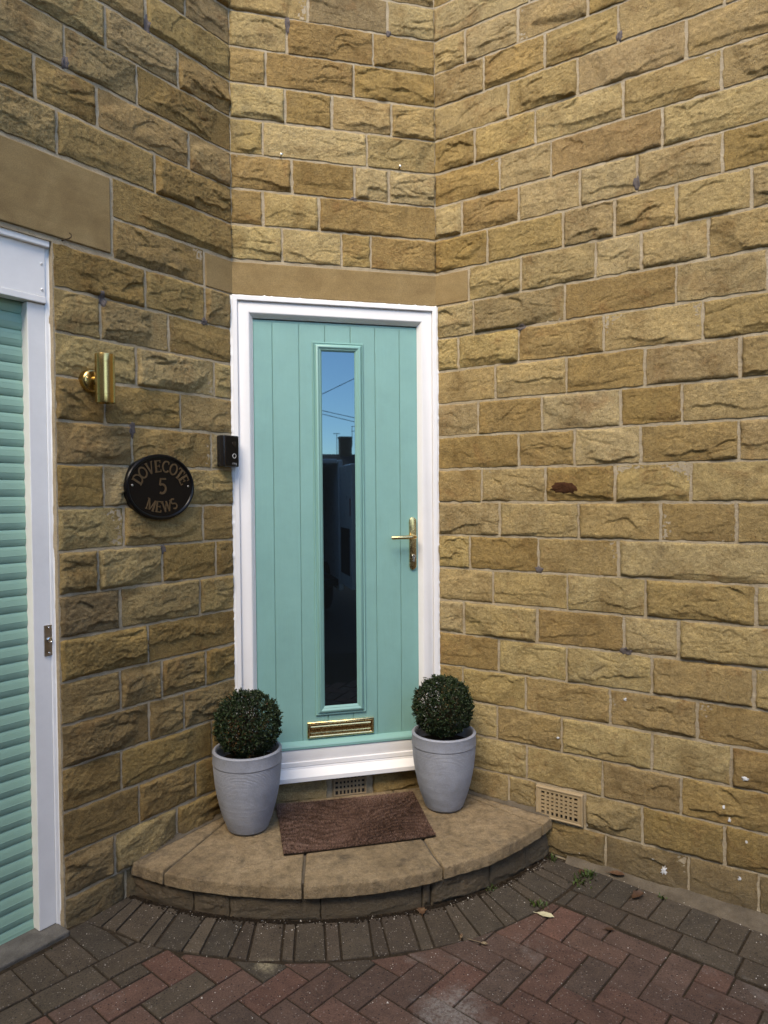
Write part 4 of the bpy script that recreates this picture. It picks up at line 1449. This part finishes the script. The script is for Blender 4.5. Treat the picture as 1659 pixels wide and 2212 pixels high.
lift = 0.0065 + 0.004*np.maximum(0, np.abs(fa-0.5)*2)**6*(0.5+0.5*np.sin(fb*7)) + 0.010*np.maximum(0, fa-0.9)*8*np.maximum(0, fb-0.85)
wavy = np.sin((fb*16+1.6*np.sin(fa*7+fb*3)+2.0*fbm(fa*5, fb*4, 2, 3))*2*math.pi/1.0*0.85)
wear = fbm(fa*4, fb*4, 3, 17)
ht = 0.0075*(0.88+0.12*wavy)*(0.85+0.3*r.rand(NF))
bz = 0.185+0.04*P[:, 1]-stz(-0.26)+lift-0.001
lean = r.normal(size=(NF, 2))*0.0035 + np.stack([0.0012*wavy, 0.0018*np.cos(fa*9+fb*4)], 1)
an = r.rand(NF)*math.pi
wd = 0.0011
b0 = np.stack([P[:, 0]-0.46-wd*np.cos(an), P[:, 1]+0.26-wd*np.sin(an), bz], 1)
b1 = np.stack([P[:, 0]-0.46+wd*np.cos(an), P[:, 1]+0.26+wd*np.sin(an), bz], 1)
b2 = np.stack([P[:, 0]-0.46+lean[:, 0], P[:, 1]+0.26+lean[:, 1], bz+ht], 1)
V = np.stack([b0, b1, b2], 1).reshape(-1, 3)
me = bpy.data.meshes.new('pile')
me.vertices.add(len(V)); me.vertices.foreach_set('co', V.astype(np.float32).ravel())
me.loops.add(NF*3); me.loops.foreach_set('vertex_index', np.arange(NF*3, dtype=np.int32))
me.polygons.add(NF); me.polygons.foreach_set('loop_start', np.arange(0, NF*3, 3, dtype=np.int32)); me.polygons.foreach_set('loop_total', np.full(NF, 3, np.int32))
me.update(calc_edges=True)
sh = np.clip(0.52+0.13*wavy+0.24*wear+0.55*(r.rand(NF)-0.5)+0.18*sstep(0.35, 0.0, fa)+0.12*sstep(0.25, 0, fb), 0, 1)
at = me.attributes.new('shade', 'FLOAT', 'POINT'); at.data.foreach_set('value', np.repeat(sh, 3).astype(np.float32))
link('pile', me, M['coir'], mo)['kind'] = 'stuff'

# ------------------------------------------------------------------ lettering by strokes
def ell(cx, cz, rx, rz, a0, a1, n=20):
    return [(cx+rx*math.cos(RAD(a0+(a1-a0)*i/n)), cz+rz*math.sin(RAD(a0+(a1-a0)*i/n))) for i in range(n+1)]


TH_, TN = 0.17, 0.085
GL = {
    'D': (0.78, [([(0.16, 0), (0.16, 1)], TH_), ([(0.04, 0.965), (0.30, 0.965)], 0.07), ([(0.04, 0.035), (0.30, 0.035)], 0.07), ([(0.28, 0.96)]+ell(0.30, 0.5, 0.38, 0.455, 88, -88)+[(0.28, 0.04)], 0.12)]),
    'O': (0.82, [(ell(0.41, 0.5, 0.335, 0.45, 0, 360, 30), 0.13)]),
    'V': (0.80, [([(0.12, 0.98), (0.41, 0.02)], 0.16), ([(0.41, 0.02), (0.69, 0.98)], 0.08), ([(0.0, 0.97), (0.27, 0.97)], 0.06), ([(0.57, 0.97), (0.80, 0.97)], 0.06)]),
    'E': (0.70, [([(0.16, 0), (0.16, 1)], TH_), ([(0.04, 0.955), (0.62, 0.955)], 0.09), ([(0.04, 0.045), (0.64, 0.045)], 0.09), ([(0.16, 0.51), (0.50, 0.51)], 0.08), ([(0.60, 0.98), (0.60, 0.78)], 0.06), ([(0.62, 0.02), (0.62, 0.24)], 0.06), ([(0.49, 0.40), (0.49, 0.62)], 0.05)]),
    'C': (0.76, [(ell(0.43, 0.5, 0.34, 0.45, 48, 318, 26), 0.13), ([(0.66, 0.70), (0.66, 0.94)], 0.06)]),
    'T': (0.74, [([(0.37, 0), (0.37, 0.96)], TH_), ([(0.04, 0.95), (0.70, 0.95)], 0.09), ([(0.06, 0.96), (0.06, 0.76)], 0.06), ([(0.68, 0.96), (0.68, 0.76)], 0.06), ([(0.24, 0.03), (0.50, 0.03)], 0.06)]),
    'M': (1.04, [([(0.18, 0.0), (0.18, 0.97)], 0.08), ([(0.18, 0.97), (0.52, 0.06)], 0.15), ([(0.52, 0.06), (0.86, 0.97)], 0.08), ([(0.86, 0.97), (0.86, 0.0)], TH_), ([(0.04, 0.97), (0.24, 0.97)], 0.06), ([(0.82, 0.97), (1.0, 0.97)], 0.06), ([(0.06, 0.03), (0.30, 0.03)], 0.06), ([(0.72, 0.03), (1.0, 0.03)], 0.06)]),
    'W': (1.12, [([(0.12, 0.98), (0.36, 0.02)], 0.15), ([(0.36, 0.02), (0.57, 0.93)], 0.07), ([(0.55, 0.96), (0.78, 0.02)], 0.15), ([(0.78, 0.02), (1.0, 0.98)], 0.07), ([(0.0, 0.97), (0.26, 0.97)], 0.06), ([(0.90, 0.97), (1.12, 0.97)], 0.06)]),
    'S': (0.62, [(ell(0.31, 0.735, 0.215, 0.215, 35, 262, 16)+ell(0.31, 0.27, 0.235, 0.235, 82, -145, 16), 0.13)]),
    '5': (0.66, [([(0.60, 0.945), (0.20, 0.945), (0.14, 0.56)], 0.11), ([(0.14, 0.56)]+ell(0.30, 0.33, 0.27, 0.28, 110, -125, 20), 0.13)]),
    '.': (0.2, [(ell(0.1, 0.07, 0.035, 0.035, 0, 360, 8), 0.07)]),
    'r': (0.5, [([(0.1, 0), (0.1, 0.6)], 0.12), (ell(0.32, 0.38, 0.2, 0.22, 180, 60, 6), 0.1)]),
    'i': (0.3, [([(0.15, 0), (0.15, 0.6)], 0.12), ([(0.15, 0.74), (0.15, 0.84)], 0.13)]),
    'n': (0.6, [([(0.1, 0), (0.1, 0.6)], 0.12), (ell(0.3, 0.38, 0.2, 0.22, 180, 0, 8)+[(0.5, 0.0)], 0.1)]),
    'g': (0.6, [(ell(0.3, 0.32, 0.2, 0.27, 0, 360, 14), 0.1), ([(0.5, 0.6), (0.5, -0.1)]+ell(0.3, -0.1, 0.2, 0.16, 0, -150, 8), 0.1)]),
}


def glyph(mb, ch, y, place, h, depth=0.0016):
    """ch drawn as raised strokes; place maps glyph units (x, z) to wall (x, z)"""
    w, strokes = GL[ch]
    for si, (pts, t) in enumerate(strokes):
        yo = y - 0.00015*si
        cl = pts[0] == pts[-1] or (abs(pts[0][0]-pts[-1][0]) < 1e-6 and abs(pts[0][1]-pts[-1][1]) < 1e-6)
        L_, R_ = [], []
        m = len(pts)
        for i in range(m):
            if cl:
                a = pts[(i-1) % (m-1)]; b = pts[(i+1) % (m-1)] if i < m-1 else pts[1]
            else:
                a = pts[max(i-1, 0)]; b = pts[min(i+1, m-1)]
            dx, dz = b[0]-a[0], b[1]-a[1]
            q = math.hypot(dx, dz) or 1
            nx_, nz_ = -dz/q*t/2, dx/q*t/2
            L_.append(place(pts[i][0]+nx_, pts[i][1]+nz_)); R_.append(place(pts[i][0]-nx_, pts[i][1]-nz_))
        v = []; f = []
        for i in range(m):
            v += [(L_[i][0], yo, L_[i][1]), (R_[i][0], yo, R_[i][1]), (L_[i][0], y+depth, L_[i][1]), (R_[i][0], y+depth, R_[i][1])]
        for i in range(m-1):
            k = i*4
            f += [(k, k+4, k+5, k+1), (k, k+2, k+6, k+4), (k+1, k+5, k+7, k+3)]
        f += [(0, 1, 3, 2), (4*m-4, 4*m-2, 4*m-1, 4*m-3)]
        mb.add(v, f)
    return w


# ------------------------------------------------------------------ oval house plaque
pq = empty('house_plaque', tuple(dL*0.395 + nLo*0.024 + Vector((0, 0, 1.573))), ANG_A)
tag(pq, 'black oval cast plaque with dull gold lettering on the left wall', 'plaque')
RX, RZ = 0.156, 0.126


def oval(prof, seg=72):
    mb = MB()
    for d, y in prof:
        for k in range(seg):
            th = 2*math.pi*k/seg
            mb.v.append(((RX-d)*math.cos(th), y, (RZ-d)*math.sin(th)))
    for i in range(len(prof)-1):
        for k in range(seg):
            a0 = i*seg+k; a1 = i*seg+(k+1) % seg
            mb.f.append((a0, a1, a1+seg, a0+seg))
    mb.f.append(tuple((len(prof)-1)*seg+k for k in range(seg)))
    return mb


oval([(0.002, 0.028), (0.0, 0.004), (0.0, -0.004), (0.003, -0.008), (0.008, -0.009), (0.012, -0.007), (0.014, -0.0035)]).build('plate', M['black'], pq, smooth=True, auto=True)


def arc_text(txt, rx, rz, ang0, ang1, h, flip=False):
    ws = [GL[c][0] for c in txt]
    tot = sum(ws)+0.16*(len(txt)-1)
    pos = 0
    for c, w in zip(txt, ws):
        t = (pos+w/2)/tot
        th = RAD(ang0+(ang1-ang0)*t)
        cx, cz = rx*math.cos(th), rz*math.sin(th)
        tx, tz = -rx*math.sin(th), rz*math.cos(th)
        if not flip: tx, tz = -tx, -tz
        q = math.hypot(tx, tz); tx /= q; tz /= q
        nx_, nz_ = -tz, tx
        sc_ = h
        mb = MB()
        glyph(mb, c, -0.0062, lambda gx_, gz_: (cx+tx*(gx_-w/2)*sc_+nx_*(gz_-0.5)*sc_, cz+tz*(gx_-w/2)*sc_+nz_*(gz_-0.5)*sc_), h, 0.003)
        mb.build('letter', M['gold'], pq)
        pos += w+0.16


arc_text('DOVECOTE', 0.112, 0.080, 166, 14, 0.046)
arc_text('MEWS', 0.105, 0.076, 232, 308, 0.043, True)
mb = MB(); glyph(mb, '5', -0.0062, lambda a, b: (0.004+(a-0.33)*0.060, 0.004+(b-0.5)*0.062), 0.06, 0.003); mb.build('numeral', M['gold'], pq)
for x_, z_ in ((-0.128, 0.006), (0.127, 0.003)):
    MB().lathe([(0.0052, 0.0), (0.0045, 0.002), (0.0001, 0.0032)], 14, (Vector((1, 0, 0)), Vector((0, 0, 1)), Vector((0, -1, 0))), (x_, -0.0036, z_)).build('screw', M['steel'], pq, smooth=True)

# ------------------------------------------------------------------ video door bell
bell = empty('door_bell', tuple(dL*0.056 + nLo*0.022 + Vector((0, 0, 1.7255))), ANG_A)
tag(bell, 'black video door bell with round ring button beside the door frame', 'door bell')
MB().box(-0.042, 0.042, -0.026, 0.020, -0.066, 0.066).build('body', M['black_plastic'], bell, bevel=0.005, segs=3, smooth=True, auto=True)
MB().box(-0.030, 0.036, -0.0275, -0.0262, -0.060, 0.060).build('face_plate', M['black'], bell, bevel=0.0005)
ax_ = (Vector((1, 0, 0)), Vector((0, 0, 1)), Vector((0, -1, 0)))
MB().lathe([(0.0115, 0.0), (0.011, 0.0015), (0.008, 0.002), (0.0001, 0.0018)], 28, ax_, (0.013, -0.0276, 0.030)).build('camera_lens', M['black_plastic'], bell, smooth=True, auto=True)
rb = MB()
for k in range(36):
    pass
ringp = [(0.0098, 0.0), (0.0098, 0.0012), (0.0084, 0.0012), (0.0084, 0.0)]
for rr_, yy_ in ringp:
    for k in range(36):
        th = 2*math.pi*k/36; rb.v.append((0.013+rr_*math.cos(th), -0.0276-yy_, -0.020+rr_*math.sin(th)))
for i in range(3):
    for k in range(36):
        a0 = i*36+k; a1 = i*36+(k+1) % 36; rb.f.append((a0, a1, a1+36, a0+36))
rb.build('button_ring', M['white_mark'], bell)
xo = 0.002
mb = MB()
for ch in 'ring':
    glyph(mb, ch, -0.0279, lambda a, b, xo=xo: (xo+a*0.0105, -0.056+b*0.0105), 0.01, 0.0002)
    xo += GL[ch][0]*0.0105+0.0008
mb.build('wordmark', plain('grey_print', (0.35, 0.35, 0.36), 0.5), bell)

# ------------------------------------------------------------------ up and down wall lamp
lamp = empty('wall_lamp', tuple(dL*0.672 + nLo*0.016 + Vector((0, 0, 1.945))), ANG_A)
tag(lamp, 'brushed brass cylinder wall lamp beside the garage frame', 'wall lamp')
MB().lathe([(0.041, 0.016), (0.042, 0.0), (0.041, -0.010), (0.038, -0.016), (0.032, -0.020), (0.0001, -0.022)], 40, (Vector((1, 0, 0)), Vector((0, 0, 1)), Vector((0, 1, 0)))).build('back_plate', M['brass_dark'], lamp, smooth=True, auto=True)
MB().tube([(0, -0.018, 0), (0, -0.052, 0)], 0.016, 20).build('arm', M['brass_dark'], lamp, smooth=True, auto=True)
MB().lathe([(0.028, -0.070), (0.0295, -0.083), (0.0325, -0.084), (0.0330, -0.082), (0.0330, -0.0565), (0.0325, -0.0560), (0.0325, -0.0550), (0.0330, -0.0545), (0.0330, 0.0535), (0.0325, 0.0540), (0.0325, 0.0550), (0.0330, 0.0555), (0.0330, 0.081), (0.0325, 0.083), (0.0295, 0.082), (0.028, 0.070)], 56, origin=(0, -0.082, 0)).build('cylinder_shade', M['brass_dark'], lamp, smooth=True, auto=True)
MB().lathe([(0.0045, 0), (0.004, 0.002), (0.0001, 0.0035)], 12, ax_, (-0.028, -0.0195, 0.006)).build('screw', M['brass'], lamp, smooth=True)

# ------------------------------------------------------------------ small fixings on the walls
hk = empty('wall_hook', tuple(dL*0.765 + nLo*0.004 + Vector((0, 0, 2.412))), ANG_A)
tag(hk, 'small bent steel hook at the corner of the garage lintel', 'hook')
MB().tube([(0.0, 0.02, 0.0), (0.004, -0.016, 0.002), (0.010, -0.026, 0.004), (0.016, -0.030, 0.010), (0.017, -0.028, 0.019), (0.012, -0.024, 0.024)], 0.0020, 8).build('hook', M['bark'], hk, smooth=True)
for (x_, z_, lab) in ((0.215, 3.004, 'small protruding screw in the joint above the door, nearer the left wall'), (0.747, 3.010, 'small protruding screw in the joint above the door, nearer the right wall')):
    s_ = empty('wall_screw', (x_, -0.004, z_))
    tag(s_, lab, 'screw', 'screws left in the wall')
    MB().tube([(0, 0.03, -0.004), (0, -0.020, 0.003)], 0.0022, 8).build('shank', M['dark'], s_, smooth=True)
    MB().lathe([(0.0045, 0.0), (0.0045, 0.002), (0.002, 0.003), (0.0001, 0.003)], 12, ax_, (0, -0.020, 0.003)).build('head', M['chrome'], s_, smooth=True, auto=True)

# ------------------------------------------------------------------ leaves, weeds, grit on the paving
def leaf(x, y, z, L, Wd, ang, shade, label, curl=0.25, seed=0, lobes=0.0, stem=0.25):
    r = random.Random(seed)
    v = []; f = []; n = 10
    for i in range(n+1):
        t = i/n
        w = Wd*math.sin(math.pi*min(1, t*0.98+0.02))**0.75*(1+lobes*math.sin(t*17))
        cz = curl*L*0.35*(t-0.4)**2 + 0.004
        v += [((t-0.5)*L, -w, cz+curl*w*0.7+r.uniform(-0.001, 0.001)), ((t-0.5)*L, 0, cz), ((t-0.5)*L, w, cz+curl*w*0.9+r.uniform(-0.001, 0.001))]
    for i in range(n):
        for j in (0, 1):
            f.append((i*3+j, i*3+j+1, i*3+j+4, i*3+j+3))
    o = mesh_obj('fallen_leaf', v, f, M['dead_leaf'], None, smooth=True, loc=(x, y, z), rotz=ang)
    at = o.data.attributes.new('shade', 'FLOAT', 'POINT')
    at.data.foreach_set('value', [min(1, max(0, shade+r.uniform(-0.12, 0.12))) for _ in v])
    tag(o, label, 'leaf', 'fallen leaves on the paving')
    if stem:
        st = MB().tube([(-0.5*L, 0, 0.005), (-0.5*L-stem*L, 0.002, 0.003)], 0.0012, 5).build('leaf_stalk', M['dead_leaf'], o)
        a2 = st.data.attributes.new('shade', 'FLOAT', 'POINT'); a2.data.foreach_set('value', [shade]*len(st.data.vertices))
    return o


leaf(1.046, -0.822, gz(1.046)+0.002, 0.062, 0.015, RAD(-42), 1.0, 'pale yellow leaf on the paving right of the step', 0.35, 1)
leaf(0.615, -0.700, gz(0.615)+0.002, 0.040, 0.017, RAD(80), 0.45, 'brown crumpled leaf at the foot of the step', 0.6, 2, 0.25)
leaf(1.445, -0.790, gz(1.445)+0.002, 0.060, 0.016, RAD(15), 0.12, 'dark brown curled leaf on the grey border blocks', 1.1, 3, 0.2)
leaf(1.452, -0.640, gz(1.452)+0.010, 0.060, 0.016, RAD(-40), 0.42, 'brown leaf lying against the foot of the right wall', 0.5, 4, 0.15)
leaf(0.703, -0.873, gz(0.703)+0.002, 0.028, 0.005, RAD(60), 0.55, 'small curled brown leaf below the middle of the step', 1.0, 5)
leaf(0.766, -0.925, gz(0.766)+0.002, 0.024, 0.007, RAD(-40), 0.6, 'small brown leaf with a long twig stalk on the paving', 0.4, 6, 0, 2.0)
leaf(1.225, -0.950, gz(1.225)+0.002, 0.035, 0.009, RAD(-20), 0.05, 'dark shrivelled leaf in a joint of the herringbone paving', 0.7, 7)
leaf(1.325, -0.585, gz(1.325)+0.004, 0.030, 0.010, RAD(40), 0.08, 'dark brown leaf in the corner of step and right wall', 0.9, 8)


def weed(x, y, label, seed, n=40, h=0.03, spread=0.025):
    r = random.Random(seed)
    V = []; F = []; S = []
    for k in range(n):
        bx, by = r.gauss(0, spread*0.5), r.gauss(0, spread*0.5)
        a = r.uniform(0, 6.28); L = h*r.uniform(0.35, 1.0); w = 0.0035*r.uniform(0.6, 1.3)
        out = r.uniform(0.2, 0.9)
        dx, dy = math.cos(a), math.sin(a)
        p0 = (bx, by, 0); q = len(V)
        V += [p0, (bx+dx*L*out*0.5-dy*w, by+dy*L*out*0.5+dx*w, L*0.6), (bx+dx*L*out, by+dy*L*out, L*0.8), (bx+dx*L*out*0.5+dy*w, by+dy*L*out*0.5-dx*w, L*0.6)]
        F.append((q, q+1, q+2, q+3)); s = r.random(); S += [s]*4
    o = mesh_obj('weed', V, F, M['weed'], None, loc=(x, y, gz(x)-0.003))
    at = o.data.attributes.new('shade', 'FLOAT', 'POINT'); at.data.foreach_set('value', S)
    tag(o, label, 'weed', 'weeds in the paving joints')


weed(1.342, -0.608, 'green weed tuft between step and right wall', 1, 50, 0.034, 0.03)
weed(1.285, -0.640, 'low green weed in a joint in front of the tufted weed', 6, 40, 0.025, 0.04)
weed(1.535, -0.812, 'tiny green weed between two grey border blocks', 2, 18, 0.022, 0.012)
weed(1.045, -0.748, 'small grassy weed above the pale yellow leaf', 3, 40, 0.022, 0.035)
weed(-0.668, -0.560, 'mossy green tuft at the garage threshold', 4, 70, 0.016, 0.045)
weed(0.925, -0.605, 'moss tuft under the right part of the step', 5, 40, 0.014, 0.03)
weed(1.262, -0.470, 'broad leafed weed at the right end of the step', 8, 14, 0.04, 0.02)

# grit and pale specks caught in the joints
gr = np.random.RandomState(9)
gv_, gf_ = [], []
for k in range(620):
    if k < 160:
        th = TH_L+(TH_R-TH_L)*gr.rand(); rad = 1.335+abs(gr.normal())*0.03
        p = arc_pt(th, rad)
    else:
        p = Vector((gr.uniform(-0.9, 1.8), gr.uniform(-1.5, -0.5)))
        if (p-CC).length < 1.34: continue
    if (p-WR_P).dot(WR_N) < 0.02 or (p-WL_P).dot(WL_N) < 0.02: continue
    s = gr.uniform(0.0008, 0.0024)*(1.8 if gr.rand() < 0.04 else 1)
    z = gz(p.x)+0.0005
    q = len(gv_)
    a = gr.uniform(0, 6.28)
    gv_ += [(p.x+s*math.cos(a), p.y+s*math.sin(a), z), (p.x+s*math.cos(a+2.1), p.y+s*math.sin(a+2.1), z), (p.x+s*math.cos(a+4.2), p.y+s*math.sin(a+4.2), z), (p.x, p.y, z+s*1.2)]
    gf_ += [(q, q+1, q+3), (q+1, q+2, q+3), (q+2, q, q+3)]
tag(mesh_obj('joint_grit', gv_, gf_, M['grit']), 'pale grit scattered in the paving joints', 'grit', kind='stuff')
dv, df = [], []
for k in range(1700):
    th = TH_L+(TH_R-TH_L)*gr.rand(); rad = 1.333+abs(gr.normal())*0.014
    p = arc_pt(th, rad); s = gr.uniform(0.003, 0.009); a = gr.uniform(0, 6.28); z = gz(p.x)-0.002
    q = len(dv)
    dv += [(p.x+s*math.cos(a), p.y+s*math.sin(a), z), (p.x+s*math.cos(a+2.1), p.y+s*math.sin(a+2.1), z), (p.x+s*math.cos(a+4.2), p.y+s*math.sin(a+4.2), z), (p.x, p.y, z+s*0.8)]
    df += [(q, q+1, q+3), (q+1, q+2, q+3), (q+2, q, q+3)]
tag(mesh_obj('soil_debris', dv, df, M['soil']), 'dark soil and debris along the foot of the step', 'soil', kind='stuff')

# ------------------------------------------------------------------ the street behind the camera, seen reflected in the door glass
white_van = mat_paint('white_van_paint', (0.70, 0.70, 0.71), 0.3, 0, 0.1)
van = empty('parked_van', (0.70, -5.5, gz(0.7)-0.02))
tag(van, 'white van parked with its rear doors open, reflected in the door glass', 'van')
MB().box(0.80, 0.86, -4.4, 0.0, 0.35, 1.98).build('side_panel', white_van, van, bevel=0.02)
MB().box(-0.86, -0.80, -4.4, 0.0, 0.35, 1.98).build('side_panel', white_van, van, bevel=0.02)
MB().box(-0.79, 0.79, -4.3, 0.0, 1.93, 1.99).build('roof', white_van, van, bevel=0.015)
MB().box(-0.79, 0.79, -4.3, 0.0, 0.42, 0.50).build('floor', M['dark'], van)
MB().box(-0.79, 0.79, -3.1, -3.06, 0.51, 1.92).build('bulkhead', M['dark'], van)
MB().box(-0.84, 0.84, -5.2, -4.42, 0.35, 1.15).build('bonnet', white_van, van, bevel=0.08, segs=3)
for s_ in (-1, 1):
    d_ = MB().box(s_*0.84-0.03, s_*0.84+0.03, 0.01, 0.74, 0.45, 1.90).build('rear_door', white_van, van, bevel=0.015)
    MB().box(s_*0.84-s_*0.032-0.001, s_*0.84-s_*0.032+0.001, 0.10, 0.64, 0.6, 1.15).build('door_trim', M['dark'], d_)
    MB().box(s_*0.84-s_*0.034-0.002, s_*0.84-s_*0.034+0.002, 0.66, 0.70, 1.30, 1.50).build('reflector', plain('red_lens', (0.25, 0.01, 0.01), 0.3), d_)
    for y_ in (-0.9, -4.5):
        w_ = MB().lathe([(0.0001, -0.09), (0.30, -0.09), (0.32, -0.06), (0.32, 0.06), (0.30, 0.09), (0.0001, 0.09)], 32, (Vector((0, 1, 0)), Vector((0, 0, 1)), Vector((1, 0, 0))), (s_*0.74, y_, 0.32)).build('wheel', M['black_plastic'], van, smooth=True, auto=True)
MB().box(-0.70, 0.05, -1.4, -0.5, 0.51, 0.95).build('cargo_crate', plain('dull_red_crate', (0.20, 0.03, 0.02), 0.6), van)

# unseen houses, added to block low light and darken the lower walls
def light_blocker(name_label, x0, x1, y0, y1, h, seed):
    o = empty('light_blocker_house', ((x0+x1)/2, (y0+y1)/2, -0.05))
    tag(o, name_label, 'house', 'unseen houses added to block light')
    hx, hy = (x1-x0)/2, (y1-y0)/2
    w = MB().box(-hx, hx, -hy, hy, -0.1, h).build('wall', brick_m, o)
    e = 0.3
    if hx > hy:
        rv_ = [(-hx-e, -hy-e, h), (hx+e, -hy-e, h), (hx+e, hy+e, h), (-hx-e, hy+e, h), (-hx-e, 0, h+hy*0.65), (hx+e, 0, h+hy*0.65)]
        rf_ = [(0, 1, 5, 4), (2, 3, 4, 5), (0, 4, 3), (1, 2, 5), (0, 3, 2, 1)]
    else:
        rv_ = [(-hx-e, -hy-e, h), (hx+e, -hy-e, h), (hx+e, hy+e, h), (-hx-e, hy+e, h), (0, -hy-e, h+hx*0.65), (0, hy+e, h+hx*0.65)]
        rf_ = [(0, 4, 5, 3), (1, 2, 5, 4), (0, 1, 4), (2, 3, 5), (0, 3, 2, 1)]
    MB().add(rv_, rf_).build('roof', roof_mat, o)
    r = random.Random(seed)
    for zf in (0.9, 3.4):
        if hx > hy:
            for k in range(int(hx*2/2.6)):
                x = -hx+1.3+2.6*k
                f = MB().box(x-0.55, x+0.55, hy-0.02, hy+0.04, zf, zf+1.2).build('window', M['upvc'], o)
                MB().box(x-0.48, x+0.48, hy+0.041, hy+0.045, zf+0.07, zf+1.13).build('pane', M['glass'], f)
        else:
            for k in range(int(hy*2/2.6)):
                y = -hy+1.3+2.6*k
                f = MB().box(-hx-0.04, -hx+0.02, y-0.55, y+0.55, zf, zf+1.2).build('window', M['upvc'], o)
                MB().box(-hx-0.045, -hx-0.041, y-0.48, y+0.48, zf+0.07, zf+1.13).build('pane', M['glass'], f)


brick_m = mat_paint('brown_brick_wall', (0.13, 0.085, 0.055), 0.9, 0, 0.3)
light_blocker('unseen house added right of the drive to shade the left wall', 5.4, 10.5, -13.0, -1.6, 4.8, 1)
light_blocker('unseen house added left behind the camera to block low light', -14.0, -0.45, -13.0, -5.8, 6.6, 2)

bung = empty('bungalow', (11.0, -55.0, 0))
tag(bung, 'low house with dark pitched roof and chimney, reflected in the door glass', 'house')
MB().box(-9, 9, -4, 4, -0.1, 2.4).build('wall', brick_m, bung)
MB().add([(-9.3, -4.4, 2.3), (9.3, -4.4, 2.3), (9.3, 4.4, 2.3), (-9.3, 4.4, 2.3), (-9.3, 0, 4.95), (9.3, 0, 4.95)], [(0, 1, 5, 4), (2, 3, 4, 5), (0, 4, 3), (1, 2, 5), (0, 3, 2, 1)]).build('roof', mat_paint('brown_roof_tile', (0.06, 0.045, 0.04), 0.8, 0, 0.3), bung)
ch = MB().box(-0.05, 0.95, -0.35, 0.35, 4.2, 6.25).box(-0.10, 1.0, -0.40, 0.40, 6.255, 6.40).build('chimney', brick_m, bung)
ae = MB().tube([(-0.25, 0, 4.6), (-0.25, 0, 6.7)], 0.03, 6).tube([(-0.55, 0, 6.65), (0.0, 0.1, 6.65)], 0.025, 6)
for k in range(5): ae.tube([(-0.5+k*0.11, -0.2, 6.65), (-0.5+k*0.11, 0.2, 6.65)], 0.018, 5)
ae.build('aerial', M['steel'], bung)
ae = MB().tube([(1.05, 0, 5.6), (1.05, 0, 7.3)], 0.03, 6).tube([(1.0, 0, 7.25), (1.9, 0.1, 7.4)], 0.025, 6).tube([(1.0, 0, 6.85), (1.9, 0.1, 7.0)], 0.025, 6)
ae.build('aerial', M['steel'], bung)
for z5, sl_, lab in ((6.30, 0.50, 'overhead cable rising to the right, reflected high in the door glass'), (5.52, -0.20, 'upper of two slack cables reflected in the door glass'), (5.36, -0.22, 'lower of two slack cables reflected in the door glass')):
    pts = []
    for k in range(15):
        x = 0.5+12.5*k/14
        pts.append((x, -30, z5+sl_*(x-5.4)+0.006*(x-6)**2))
    tag(MB().tube(pts, 0.016, 5).build('overhead_cable', M['dark'], None), lab, 'cable', 'overhead cables')
